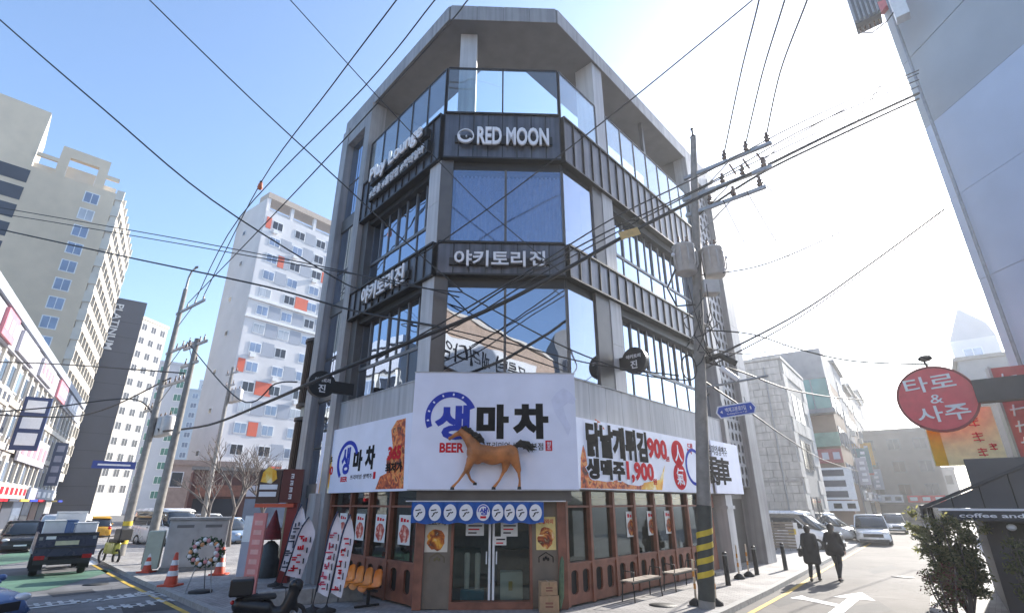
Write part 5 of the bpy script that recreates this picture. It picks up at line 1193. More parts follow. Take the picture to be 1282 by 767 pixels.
LP3 = at(253, 654, 46); e3, lp3 = lpole(Vector((LP3.x, LP3.y, 0)), 12.5, 'distant pale utility pole in front of the bare tree', [(12, -1, 1, (-.8, 0, .8)), (11, -.8, .8, (-.6, .6))], False, False, 10.2)

# ------------------------------------------------------------------ overhead cables
def cable(label, pts, r, sag=.0, n=26, group='overhead cables', m=M_cable):
    """pts: list of (px, py, distance) or world points; a smooth curve through them"""
    W_ = [at(*p) if not isinstance(p, Vector) else p for p in pts]
    out = []
    k = len(W_)
    for i in range(k - 1):
        p0 = W_[max(i - 1, 0)]; p1 = W_[i]; p2 = W_[i + 1]; p3 = W_[min(i + 2, k - 1)]
        seg = max(4, n // (k - 1))
        for j in range(seg):
            t = j / seg
            q = .5 * ((2 * p1) + (p2 - p0) * t + (2 * p0 - 5 * p1 + 4 * p2 - p3) * t * t + (3 * p1 - p0 - 3 * p2 + p3) * t ** 3)
            if k == 2: q = p1.lerp(p2, t); q.z -= sag * 4 * t * (1 - t)
            out.append(q)
    out.append(W_[-1]); o = MB().tube(out, r * 1.5 if r < .0145 else (r * 1.2 if r < .04 else r), 5).obj('overhead_cable', m); return tag(o, label, 'cable', group)
far = lp1
cable('power line from the top left edge to lower left band', [(-70, -40, 24), (0, 25, 22), (131, 138, 19), (265, 250, 18), (418, 347, 18), (452, 362, 17.6)], .022)
cable('power line crossing from top left to the lower chamfer band', [(150, -38, 17), (189, 2, 16), (310, 120, 15), (430, 231, 14), (500, 296, 13.5), (579, 365, 13.0)], .017)
cable('thin wire from top centre left across the chamfer windows', [(325, -40, 13), (365, 2, 12.8), (470, 118, 12.6), (586, 240, 12.8), (648, 296, 13), (709, 346, 13.1)], .010)
cable('leftmost of three parallel power lines rising to top centre', [lp1[0], (327, 228, 22), (415, 108, 15), (495, 2, 12), (535, -52, 11)], .019)
cable('middle one of three parallel power lines rising to top centre', [lp1[1], (300, 272, 23), (455, 110, 15), (543, 2, 12), (585, -50, 11)], .019)
cable('rightmost of three parallel power lines rising to top centre', [lp1[2], (330, 282, 22), (440, 165, 16), (560, 32, 12.5), (585, 1, 12), (630, -50, 11)], .019)
for p in ((327, 228, 22), ):
    P = at(*p); e = empty('line_marker', P, 'orange marker hung on a power line left of the building', 'marker'); MB().lathe([(.06, -.38), (.12, -.3), (.09, -.1), (.03, 0)], P, 8).obj('flap', mat('marker_orange', (.5, .13, .05), .6), e); MB().sphere(P, .07, 8, 6).obj('clip', M_blackm, e)
cable('long wire from top right down across the upper chamfer', [(985, -38, 12), (940, 2, 12), (775, 137, 12.4), (640, 240, 12.8), (556, 300, 13.0), (520, 322, 13.3)], .013)
cable('line above the pole top, nearest the building', [ins_pts[0], (928, 90, 13), (950, 2, 11), (958, -50, 10)], .019)
cable('middle line above the pole top', [ins_pts[1], (955, 90, 13), (982, 2, 11), (996, -50, 10)], .019)
cable('line above the pole top, farthest from the building', [ins_pts[2], (977, 90, 13), (1010, 2, 11), (1028, -50, 10)], .019)
for q, zz in zip(ins_pts[:3], (150, 135, 120)):
    pass
cable('thick black feeder cable across the whole junction', [(1150, 117, 20.5), (1050, 163, 17), (940, 217, 14.5), (880, 245, 13.2), (790, 291, 11.8), (640, 374, 11), (520, 425, 11.6), (410, 470, 13.5), (330, 505, 19), (260, 532, 26), (200, 540, 32)], .05, n=60)
cable('upper slim line from pole to the blue building', [(1150, 88, 20.5), (1010, 150, 16), (880, 218, 13.6), (770, 272, 12.6), (660, 340, 12), (560, 400, 12), (470, 450, 13)], .014, n=40)
cable('second slim line from pole to the blue building', [(1150, 100, 20.5), (1010, 160, 16), (890, 228, 13.7), (760, 290, 12.5), (650, 350, 12), (585, 392, 12.2)], .018, n=40)
cable('third slim line from pole to the blue building', [(1150, 108, 20.5), (1010, 172, 16), (870, 240, 13.5), (700, 330, 12.2), (600, 392, 12.0), (540, 425, 12.2)], .013, n=40)
cable('fourth line from the pole crossarm toward the blue building', [ins_pts[5], (1000, 168, 16.5), (1090, 120, 18.8), (1150, 92, 20.5)], .016)
cable('sagging bundle just under the thick feeder cable', [ppt(10.6), (950, 219, 15), (1050, 170, 17.2), (1150, 124, 20.5)], .04)
cable('dark drop line beside the black one to right street', [ppt(5.7), (990, 404, 18), (1090, 334, 20), (1182, 268, 21)], .02)
cable('faint line from crossarm down to right street', [ins_pts[8], (1000, 250, 17), (1060, 170, 19), (1120, 80, 20)], .010)
cable('thin line over the stone building roof', [ppt(6.4), (960, 440, 17), (1040, 395, 22), (1110, 350, 26)], .012)
cable('black line crossing the left sky to the lower band', [(-60, 272, 34), (0, 287, 32), (160, 322, 26), (330, 358, 19), (440, 388, 16.5), (545, 408, 13.6)], .028, n=40)
cable('upper of two slack lines across the apartment block', [(-60, 250, 34), (35, 266, 31), (230, 300, 24), (400, 333, 17), (500, 356, 14), (579, 366, 13.0)], .017, n=40)
cable('lower of two slack lines across the apartment block', [(-60, 260, 34), (35, 273, 31), (230, 306, 24), (400, 336, 17), (500, 353, 14.2), (575, 372, 13.1)], .013, n=40)
cable('line swinging down to the pole from the chamfer', [(579, 366, 13.0), (640, 400, 12.8), (720, 440, 13), (800, 468, 13.4), (862, 476, 13.8)], .016)
cable('thin line over the second storey windows', [(545, 408, 13.6), (640, 430, 13.2), (740, 455, 13.2), (850, 470, 13.8)], .012)
cable('black drop line from the pole to right street', [ppt(5.9), (1000, 392, 18), (1090, 330, 20), (1182, 262, 21)], .028)
cable('thin line rising to the right from transformer', [ppt(8.6), (960, 330, 15), (1075, 280, 18)], .014)
cable('slack line from the pole to the round sign', [ppt(6.9), (940, 418, 15), (1000, 437, 16), (1070, 452, 16.5), (1165, 456, 17)], .018)
cable('line from the pole crossing the stone building', [ppt(6.0), (930, 466, 15.5), (1000, 490, 20), (1080, 500, 30), (1150, 500, 45)], .020)
cable('low line from the sign arm toward the houses', [ppt(5.5), (945, 520, 18), (985, 548, 26), (1030, 575, 40), (1075, 590, 58)], .022)
cable('slack service line left of the street pole', [(200, 540, 32), (170, 500, 34), (60, 510, 36), (-60, 520, 38)], .03)
cable('line to the round black sign on the left', [lp2[4], (300, 500, 20), (345, 480, 18.5), (372, 478, 18)], .02)
cable('low slack line over the left street', [lp1[6], (60, 455, 40), (-60, 452, 44)], .03); cable('lowest slack line over the left street', [lp1[9], (100, 520, 42), (-60, 515, 44)], .035)
for k, (a, b) in enumerate((((905, 250, 14), (935, 300, 15)), ((935, 240, 14), (1000, 330, 18)))):
    cable(('nearer', 'farther')[k] + ' thin drooping lead right of the crossarms', [a, ((a[0] + b[0]) / 2 + 10, (a[1] + b[1]) / 2 + 25, 14.5), b], .010)
P = at(788, 293, 11.7); e = empty('cable_plate', P, 'yellow wooden marker plate tied to the thick feeder cable', 'plate'); box('plate', fr(P, (at(800, 289, 11.9) - at(776, 299, 11.6))) @ Matrix.Rotation(R(-24), 4, 'Y'), -.30, .30, -.03, .0, -.09, .11, mat('plate_yellow', (.62, .42, .16), .6, 0, .15, 8), e)

# ------------------------------------------------------------------ street furniture
# orange seat row
FO = FL @ T((-1.75, -.62, 0)); ob = empty('orange_seat_row', FO @ Vector((0, 0, 0)), 'row of four orange shell seats beneath the left windows', 'bench')
box('beam', FO, -1.0, .95, -.03, .05, .34, .40, M_blackm, ob)
for x in (-.62, .58): box('leg', FO, x - .03, x + .03, -.02, .04, .03, .34, M_blackm, ob); box('foot', FO, x - .035, x + .035, -.32, .30, .004, .045, M_blackm, ob)
sv = []; sf = []; prof = [(-.24, .36), (-.20, .41), (-.05, .395), (.10, .40), (.17, .45), (.21, .60), (.235, .78), (.23, .80)]
for i, (y, z) in enumerate(prof):
    for j in range(7):
        u = (j - 3) / 3; w = .205 if i < 5 else .20 - .02 * (i - 5); x = u * w; sv.append((x, y - abs(u) ** 2 * (.05 if i > 4 else 0), z + abs(u) ** 2.5 * (.045 if i < 5 else .0) - (.05 * abs(u) ** 3 if i > 5 else 0)))
for i in range(len(prof) - 1):
    for j in range(6): sf.append((7 * i + j, 7 * i + j + 1, 7 * i + j + 8, 7 * i + j + 7))
sm_ = MB().add(sv, sf, True)
sv2 = [(x, y + (.02 if z > .5 else 0), z - .02) for x, y, z in sv]; sm_.add(sv2, [q[::-1] for q in sf], True)
seat_me = mkmesh('seat_shell', sm_.v, sm_.f, M_orange, True)
for k in range(4): meshobj('seat', seat_me, ob, FO @ T((-.74 + .47 * k, 0, 0)))
# feather flags
def feather(base, h, label, m, marks, lean=.0, w=.62, face=None, mm=M_red, mm2=M_black):
    F = fr(base, face or (1, 0)); e = empty('feather_flag', base, label, 'flag', 'feather flags on the pavement')
    def P(t): return Vector((lean * t * h + .35 * w * max(0, t - .7) ** 2 * 9, 0, .12 + t * h))
    MB(F).tube([P(0) - Vector((0, 0, .1))] + [P(t / 10) for t in range(11)], .014, 6).obj('mast', M_blackm, e)
    v = []; f = []
    for i in range(17):
        t = .14 + .86 * i / 16; p = P(t); ww = w * (1 - max(0, (t - .72) / .28) ** 2.2) if t > .72 else w
        for j in range(5): u = j / 4; v.append((p.x + .01 + ww * u, .03 * math.sin(u * 5 + t * 6), p.z - .10 * u * (1 if t < .9 else .4)))
    for i in range(16):
        for j in range(4): f.append((5 * i + j, 5 * i + j + 1, 5 * i + j + 6, 5 * i + j + 5))
    c = MB(F).add(v, f, True).obj('cloth', m, e)
    MB(F).tube([Vector(v[5 * i]) for i in range(17)], .022, 5).obj('hem', mat('flag_hem', (.03, .04, .09), .7), c)
    rng = random.Random(int(base.x * 1000) + marks)
    for k in range(marks):
        t = .22 + .62 * k / marks; p = P(t); s = .62 * h / marks * .72; x0 = p.x + w * .14
        for q in range(rng.randint(4, 5)):
            u0, v0 = rng.choice((0, .25, .5)), rng.choice((0, .3, .6, .9)); L = rng.uniform(.4, .65); th = .2
            if rng.random() < .55: xx = (u0, u0 + L, v0, v0 + th)
            else: xx = (u0 + .2, u0 + .2 + th, min(v0, .5), min(v0, .5) + L)
            box('print', F, x0 + xx[0] * w * .56, x0 + xx[1] * w * .56, -.05, -.045, p.z - .1 + xx[2] * s, p.z - .1 + xx[3] * s, mm, c)
        box('print', F, p.x + w * .82, p.x + w * .90, -.05, -.045, p.z - .12, p.z + .02, mm2, c)
    MB(F).lathe([(.22, 0), (.22, .05), (.05, .10), (.02, .14)], (0, 0, .003), 14).obj('base', M_rubber, e)
    return e
M_flag = mat('flag_cloth', (.80, .74, .77), .8, 0, .06, 3)
b_ = G(397, 772); feather(Vector((-4.55, 13.35, 0)), 2.0, 'white feather flag with dark red print, left of two before the shop', M_flag, 6, .13, .30, (1, -.1), mat('flag_print_maroon', (.48, .03, .08), .7))
feather(Vector((-4.22, 13.3, 0)), 1.93, 'white feather flag with bright red letters, right of two before the shop', M_flag, 5, .13, .29, (1, -.1), M_red)
feather(Vector((-7.05, 17.2, 0)), 2.15, 'slim feather flag behind the black scooter', M_flag, 5, .16, .36, (1, .1), M_twr)
feather(Vector((-6.6, 16.5, 0)), 1.8, 'curved feather flag with blue round emblem near red post', M_flag, 4, .22, .46, (1, .1), M_red)
# red sign post with two sign boxes
P = PL + DL * 6.7 + Vector((-.742, -.67, 0)) * .75; rp_ = empty('red_sign_post', (P.x, P.y, 0), 'dark red post carrying restaurant sign boxes left of the building', 'sign post')
M_dred = mat('post_dark_red', (.20, .012, .018), .45, 0, .1, 4); PF = fr((P.x + .12, P.y, 0), (1, .1)) @ S(.66, 1, 1)
MB(PF).box(-.24, .24, -.15, .15, 0, 3.3).obj('post', M_dred, rp_)
s1 = box('sign_box', PF, -.62, .38, -.28, -.16, 2.32, 3.35, mat('sign_box_maroon', (.09, .012, .015), .4), rp_)
for k in range(4):
    z = 3.14 - .21 * k
    for dx, dz, w, hh in ((0, .05, .14, .03), (0, -.01, .11, .03), (.0, -.065, .14, .03), (.05, 0, .03, .13)): box('sign_mark', PF, -.12 + dx - w / 2, -.12 + dx + w / 2, -.30, -.281, z + dz - hh / 2, z + dz + hh / 2, M_letter, s1)
s2 = box('sign_box', PF, -1.72, -.66, -.28, -.16, 2.30, 3.32, mat('sign_box_brown', (.06, .035, .03), .4), rp_)
MB(PF).prism([(-1.6, 2.95), (-1.1, 2.9), (-.85, 3.05), (-.95, 3.3), (-1.3, 3.42), (-1.55, 3.25)], -.31, -.281).obj('picture', M_beer, s2)
for z, w in ((2.72, .42), (2.5, .40)): box('sign_mark', PF, -1.2 - w, -1.2 + w, -.30, -.281, z, z + .15, M_letter, s2)
box('lower_strip', PF, -1.72, .1, -.27, -.17, 2.18, 2.29, M_aptr, rp_)
# upright banner boards, dark red parasol, scooter
for k, (px, py, c, lab, hh) in enumerate(((301, 733, 'sign_lilac', 'lilac and white upright banner stand by cones', 1.95), (310, 747, 'banner_pink', 'pink red upright banner stand near the kerb', 2.05))):
    P = G(px, py); F = fr((P.x, P.y, 0), (1, -.2)); e = empty('banner_stand', (P.x, P.y, 0), lab, 'banner stand')
    m = MATS[c] if c in MATS else mat(c, (.62, .22, .20), .6, 0, .1, 3)
    MB(F).box(-.20, .20, -.03, .03, .08, hh).obj('panel', m, e); box('foot', F, -.22, .22, -.16, .16, .003, .08, M_rubber, e)
    if k == 0: box('white_top', F, -.201, .201, -.035, -.031, 1.2, hh - .02, M_white, e)
    else:
        for q in range(7): box('print', F, -.12, .12, -.036, -.031, .3 + .24 * q, .42 + .24 * q, mat('print_salmon', (.70, .38, .34), .6), e)
P = G(333, 722); e = empty('closed_parasol', (P.x, P.y, 0), 'closed dark red parasol on black base beside banner stands', 'parasol')
MB().lathe([(.30, 1.15), (.26, 1.4), (.13, 1.75), (.04, 2.05), (0, 2.1)], (P.x, P.y, 0), 12).obj('canopy', mat('parasol_red', (.16, .008, .014), .7, 0, .3, 6), e); MB().tube([(P.x, P.y, .2), (P.x, P.y, 1.3)], .03, 8).obj('pole', M_galv, e); MB().lathe([(.34, 0), (.34, .5), (.28, .6), (.26, .95), (.1, 1.1)], (P.x, P.y, .003), 14).obj('base_cover', mat('base_cover_black', (.03, .035, .035), .5, 0, .3, 6), e)
P = G(334, 786); SF = fr((P.x, P.y, 0), (.9, .43)) @ S(.8, .8, .8); sc_ = empty('delivery_scooter', (P.x, P.y, 0), 'black delivery scooter with boxy luggage case at the kerb', 'scooter')
for x, nm in ((-.62, 'rear_wheel'), (.62, 'front_wheel')):
    w_ = MB(SF).tube([(x + .21 * math.cos(R(q)), 0, .25 + .21 * math.sin(R(q))) for q in range(0, 361, 20)], .05, 8).obj(nm, M_rubber, sc_); MB(SF @ T((x, 0, .25)) @ Matrix.Rotation(R(90), 4, 'X')).lathe([(.12, -.03), (.12, .03), (.03, .05)], n=14).obj('rim', M_galv, w_)
M_scb = mat('scooter_black', (.012, .012, .014), .3, 0, .15, 5)
bm_ = blend_mesh([('c', SF @ Vector((-.7, 0, .55)), .15, SF @ Vector((-.1, 0, .45)), .16), ('c', SF @ Vector((-.1, 0, .35)), .12, SF @ Vector((.35, 0, .33)), .11), ('c', SF @ Vector((.35, 0, .35)), .12, SF @ Vector((.55, 0, .85)), .13), ('e', SF @ Vector((.55, 0, .92)), (.15, .15, .13)), ('c', SF @ Vector((.55, 0, .6)), .06, SF @ Vector((.65, 0, .3)), .05)], .03, M_scb, 5, 'scooter_body'); meshobj('body', bm_, sc_)
MB(SF).box(-.66, .12, -.16, .16, .64, .76).obj('seat', M_rubber, sc_, .05); cs = MB(SF).box(-.98, -.45, -.28, .28, .76, 1.15).obj('luggage_case', M_scb, sc_, .04); box('reflector_glint', SF, -.985, -.98, -.2, -.05, .9, 1.0, M_letter, cs)  # white plate on the case paints the reflection at its corner
MB(SF).tube([(.5, -.33, 1.05), (.56, 0, 1.0), (.5, .33, 1.05)], .018, 6).obj('handlebar', M_blackm, sc_); MB(SF).sphere((-.86, 0, .62), (.06, .12, .05), 8, 6).obj('tail_light', mat('tail_red', (.4, .01, .01), .2), sc_); MB(SF).sphere((.68, 0, .92), (.05, .09, .07), 8, 6).obj('headlight', M_letter, sc_)
# low planter kerb behind the scooter
P = G(372, 757); F = fr((P.x, P.y, 0), (.9, .43)); e = empty('low_block_wall', (P.x, P.y, 0), 'low grey stone block edging behind the scooter', 'wall')
for k in range(4): MB(F).box(-.9 + .62 * k, -.3 + .62 * k, 0, .3, 0, .34).obj('stone', M_kerb, e, .015)
# cones
def cone(px, py, s, label):
    P = G(px, py); e = empty('traffic_cone', (P.x, P.y, 0), label, 'traffic cone', 'traffic cones'); c = (P.x, P.y, .003)
    MB(T(c)).box(-.2 * s, .2 * s, -.2 * s, .2 * s, 0, .04 * s).obj('base', M_coneo, e); cn_ = MB().lathe([(.15 * s, .04 * s), (.035 * s, .72 * s), (.0, .73 * s)], c, 16, False).obj('cone', M_coneo, e)
    for z0, z1 in ((.22, .33), (.45, .56)):
        rr = lambda z: .15 - (z - .04) * (.115 / .68) + .004
        MB().lathe([(rr(z0) * s, z0 * s), (rr(z1) * s, z1 * s)], c, 16, False).obj('reflective_band', M_white, cn_)
M_coneo = mat('cone_red_orange', (.55, .065, .025), .5, 0, .15, 6)
cone(213, 733, 1.25, 'red traffic cone in front of grey street cabinet'); cone(274, 719, 1.2, 'red traffic cone right of flower wreath'); cone(183, 716, 1.1, 'red traffic cone at the foot of the short pole')
# street cabinet
P = G(236, 714); F = fr((P.x, P.y, 0), az(62)); cb = empty('street_cabinet', (P.x, P.y, 0), 'grey metal utility cabinet on the left pavement', 'cabinet')
M_cab = mat('cabinet_grey', (.38, .385, .39), .55, .2, .12, 3)
MB(F).box(-.9, 1.05, 0, .9, .12, 1.72).obj('body', M_cab, cb, .02); box('plinth', F, -.95, 1.1, -.03, .93, .0, .12, M_conc, cb); box('roof', F, -.96, 1.11, -.06, .96, 1.722, 1.80, M_galv, cb)
for k in range(2): d = box('door', F, -.82 + .92 * k, .04 + .92 * k, -.025, -.002, .2, 1.66, M_cab, cb); box('vent', F, -.65 + .92 * k, -.1 + .92 * k, -.035, -.025, 1.45, 1.55, M_frame, d); box('handle', F, -.06 + .92 * k, -.02 + .92 * k, -.05, -.025, .85, 1.05, M_blackm, d)
MB(F).box(-1.5, -1.0, .1, .8, .1, 1.35).obj('side_unit', mat('cabinet_pale_green', (.40, .45, .38), .6, 0, .12, 3), cb, .02)
# flower wreath on a stand
P = G(249, 742); e = empty('flower_wreath', (P.x, P.y, 0), 'round flower wreath on a thin stand near the kerb', 'wreath'); F = fr((P.x, P.y, 0), (1, .2))
random.seed(8); lv = MB(F)
for k in range(260):
    a = random.uniform(0, 6.283); rr = .36 + random.uniform(-.11, .11); c = Vector((rr * math.cos(a), random.uniform(-.08, .06), 1.02 + rr * math.sin(a) * .85)); u = Vector((random.uniform(-1, 1), random.uniform(-1, 1), random.uniform(-1, 1))).normalized() * .07; w = u.orthogonal().normalized() * .03
    lv.add([c - u, c + w, c + u, c - w], [(0, 1, 2, 3)])
tag(lv.obj('leaves', mat('wreath_green', (.04, .09, .03), .6, 0, .4, 10), e), kind='stuff')
for k in range(22):
    a = 6.283 * k / 22 + random.uniform(-.1, .1); rr = .34 + random.uniform(-.08, .08)
    MB(F).sphere((rr * math.cos(a), -.10, 1.02 + rr * .85 * math.sin(a)), (.06, .04, .06), 8, 5).obj('flower', (M_white, mat('flower_pink', (.6, .25, .25), .7), M_white, mat('flower_orange', (.6, .28, .12), .7))[k % 4], e)
for x in (-.25, .25): MB(F).tube([(x * 1.3, -.1, 0), (x * .6, 0, .9)], .016, 6).obj('leg', M_galv, e)
MB(F).tube([(0, .4, 0), (0, 0, .9)], .016, 6).obj('leg', M_galv, e); MB(F).lathe([(.3, 0), (.3, .05), (.05, .06)], (0, .1, .003), 14).obj('base', M_rubber, e)
# bollards and delineators on the right pavement
def bollard(px, py, label):
    P = G(px, py); e = empty('bollard', (P.x, P.y, 0), label, 'bollard', 'black bollards'); MB().lathe([(.085, 0), (.075, .04), (.07, .86), (.06, .9), (.0, .91)], (P.x, P.y, .002), 14).obj('post', M_blackm, e); MB().lathe([(.071, .80), (.071, .84)], (P.x, P.y, 0), 14, False).obj('reflector_glint', M_galv, e)
bollard(912, 732, 'black bollard nearest the leaning pole'); bollard(948, 719, 'black bollard beyond the two delineator posts'); bollard(984, 713, 'black bollard standing alone near the pedestrians')
for px, py, l in ((926, 724, 'pale delineator post next the nearest bollard'), (938, 721, 'pale delineator post next the middle bollard'), (872, 757, 'orange and white delineator just left of leaning pole'), (897, 757, 'orange and white delineator just right of leaning pole')):
    P = G(px, py); e = empty('delineator_post', (P.x, P.y, 0), l, 'post', 'delineator posts'); MB().lathe([(.17, 0), (.17, .06), (.08, .13), (.05, .15)], (P.x, P.y, .003), 12).obj('rubber_base', M_rubber, e); MB().tube([(P.x, P.y, .14), (P.x + .02, P.y, 1.0)], .028, 8).obj('tube', mat('delineator_cream', (.62, .52, .40), .6), e)
    for z in (.35, .62): MB().tube([(P.x + .006, P.y, z), (P.x + .01, P.y, z + .12)], .031, 8).obj('band', mat('delineator_orange', (.6, .25, .04), .5), e)
# two black benches on the sunny front
for k, (x, l) in enumerate(((1.75, 'black metal bench with pale slat nearest the corner, right front'), (4.0, 'black metal bench with pale slat farther along the right front'))):
    F = FG @ T((x, -.62, 0)); e = empty('street_bench', F @ Vector((.7, 0, 0)), l, 'bench', 'benches along the right front')
    for q in range(3): box('slat', F, 0, 1.5, -.18 + .13 * q, -.07 + .13 * q, .45, .48, mat('bench_slat', (.32, .27, .22), .7, 0, .2, 8), e)
    for xx in (.06, 1.44):
        for y in (-.15, .15): MB(F).tube([(xx, y, .45), (xx + (.03 if xx > 1 else -.03), y * 1.2, .004)], .016, 6).obj('leg', M_blackm, e)
        MB(F).tube([(xx, -.16, .45), (xx, -.19, .68), (xx, .1, .70), (xx, .17, .46)], .014, 6).obj('armrest', M_blackm, e)
    box('seat_rail', F, 0, 1.5, -.17, -.14, .41, .45, M_blackm, e)
# ------------------------------------------------------------------ vehicles
M_tyre = mat('tyre', (.016, .016, .017), .8); M_cgl = mat('car_glass', (.015, .02, .026), .05, 0, .1, 1, spec=.8); M_tail = mat('tail_red', 0); M_lampw = mat('lamp_clear', (.7, .72, .75), .1, .2, .05); M_trim = mat('car_trim', (.02, .02, .022), .55)
def carpaint(n, c): return mat(n, c, .28, .1, .05, 2, spec=.6)
def loft(F, st, sm=True):
    """st: stations (x, half width bottom, half width top, z0, z1); rounded cross-sections joined along x"""
    b = MB(F); n = 12; v = []
    for (x, wb, wt, z0, z1) in st:
        h = z1 - z0; c = min(.09, h * .3)
        v += [(x, -wb + c, z0), (x, wb - c, z0), (x, wb, z0 + c), (x, (wb + wt) / 2 + .01, z0 + h * .5), (x, wt + .005, z1 - c), (x, wt - c * .7, z1 - c * .15), (x, wt * .4, z1), (x, -wt * .4, z1), (x, -wt + c * .7, z1 - c * .15), (x, -wt - .005, z1 - c), (x, -(wb + wt) / 2 - .01, z0 + h * .5), (x, -wb, z0 + c)]
    f = []
    for i in range(len(st) - 1):
        for j in range(n): f.append((i * n + j, i * n + (j + 1) % n, (i + 1) * n + (j + 1) % n, (i + 1) * n + j))
    f += [tuple(range(n - 1, -1, -1)), tuple(range((len(st) - 1) * n, len(st) * n))]
    return b.add(v, f, sm)
def wheels(F, xs, hw, r, e):
    for x in xs:
        for s in (-1, 1):
            W_ = F @ T((x, s * hw, r)) @ Matrix.Rotation(R(90), 4, 'X')
            w = MB(W_).lathe([(r * .6, -.1), (r * .92, -.11), (r, -.07), (r, .07), (r * .92, .11), (r * .6, .1)], n=20, cap=False).obj('wheel', M_tyre, e)
            MB(W_).lathe([(0.02, -.06), (r * .62, -.08), (r * .62, .08), (.02, .06)], n=14, cap=False).obj('rim', M_galv, w)
def car(name, pos, heading, L, W, H, m, label, cat='car', group=None, van=False):
    F = fr((pos[0], pos[1], ZR + .012), heading); e = empty(name, (pos[0], pos[1], ZR), label, cat, group); h = W / 2; r = .33
    zb = H * .56
    if van:
        loft(F, [(-L / 2, h * .9, h * .88, .3, zb), (-L / 2 + .1, h, h * .98, .22, zb + .02), (L / 2 - 1.1, h, h * .98, .22, zb), (L / 2 - .5, h * .98, h * .9, .22, zb * .86), (L / 2 - .1, h * .92, h * .8, .24, zb * .7), (L / 2, h * .8, h * .7, .3, zb * .55)]).obj('body', m, e)
        cb_ = loft(F, [(-L / 2 + .06, h * .95, h * .84, zb, H - .08), (-L / 2 + .4, h * .97, h * .86, zb, H - .02), (L * .1, h * .97, h * .86, zb, H - .02), (L / 2 - 1.5, h * .95, h * .8, zb, H - .1), (L / 2 - .72, h * .92, h * .8, zb - .06, zb + .03)]).obj('window_band', M_cgl, e)
        rfs = [(-L / 2 + .02, h * .93, h * .84, H - .2, H - .03), (-L / 2 + .4, h * .95, h * .86, H - .18, H + .02), (L * .1, h * .95, h * .86, H - .18, H + .02), (L / 2 - 1.45, h * .9, h * .8, H - .2, H - .06)]
    else:
        loft(F, [(-L / 2, h * .86, h * .82, .35, zb * .96), (-L / 2 + .12, h * .97, h * .93, .24, zb), (-L * .2, h, h * .96, .2, zb + .02), (L * .12, h, h * .96, .2, zb), (L * .3, h, h * .9, .2, zb * .93), (L / 2 - .2, h * .95, h * .82, .22, zb * .82), (L / 2, h * .82, h * .7, .28, zb * .66)]).obj('body', m, e)
        cb_ = loft(F, [(-L / 2 + .12, h * .92, h * .78, zb - .02, zb + .06), (-L / 2 + .5, h * .94, h * .78, zb, H - .08), (-L * .1, h * .95, h * .8, zb, H - .01), (L * .05, h * .95, h * .79, zb, H - .03), (L * .24, h * .93, h * .82, zb - .03, zb + .05)]).obj('window_band', M_cgl, e)
        rfs = [(-L / 2 + .42, h * .84, h * .76, H - .14, H - .05), (-L * .1, h * .86, h * .8, H - .12, H + .015), (L * .055, h * .86, h * .78, H - .13, H - .01)]
    loft(F, rfs).obj('roof', m, e)
    for s in (-1, 1):
        for (x0, x1) in ((-L * .13, -L * .14), (L * .05, L * .24 if not van else L * .22)):
            MB(F).tube([(x0, s * h * .82, H - .08), (x1, s * h * .955, zb)], .035, 6).obj('pillar', m, e)
        MB(F).sphere((L / 2 - .13, s * h * .68, zb * .74), (.10, .17, .085), 10, 7).obj('headlight', M_lampw, e)
        MB(F).sphere((-L / 2 + .05, s * h * .78, zb * .86), (.07, .13, .13), 8, 6).obj('tail_light', M_tail, e)
        MB(F).sphere((L * .2, s * (h + .1), zb + .08), (.07, .11, .07), 8, 6).obj('mirror', m, e)
        for x in (-L * .12, L * .1): box('door_handle', F, x, x + .16, s * h - .012 if s > 0 else s * h - .012, s * h + .012, zb * .88, zb * .91, M_trim, e)
    box('grille', F, L / 2 - .06, L / 2 + .006, -h * .55, h * .55, zb * .48, zb * .68, M_trim, e); box('number_plate', F, L / 2 + .004, L / 2 + .015, -.26, .26, zb * .38, zb * .47, M_white, e)
    box('front_bumper', F, L / 2 - .12, L / 2 + .02, -h * .82, h * .82, .2, zb * .36, M_trim, e)
    wheels(F, (-L * .29, L * .30), h - .1, r, e); return e
def dirv(a): return az(a)
white_p = carpaint('paint_white', (.66, .67, .68)); silver_p = carpaint('paint_silver', (.45, .46, .48)); black_p = carpaint('paint_black', (.02, .021, .024)); blue_p = carpaint('paint_blue', (.09, .16, .33)); navy_p = carpaint('paint_navy', (.025, .032, .065))
P = G(1090, 682, ZR); car('white_suv', P.xy + (az(40) * 1.8).xy, az(212), 4.6, 1.88, 1.72, white_p, 'white SUV facing the camera on right street')
P = G(1118, 668, ZR); car('white_car', (P + az(40) * 2).xy, az(214), 4.4, 1.8, 1.55, silver_p, 'silver car parked behind the white SUV')
P = G(992, 690, ZR); car('white_van', (P + az(30) * 1.6).xy, az(132), 4.9, 1.92, 2.0, white_p, 'white van parked across in front of the stone building', 'van', None, True)
P = G(1024, 679, ZR); car('white_van', (P + az(35) * 2.5).xy, az(140), 4.6, 1.85, 1.8, white_p, 'second white van half hidden behind the pedestrians', 'van', None, True)
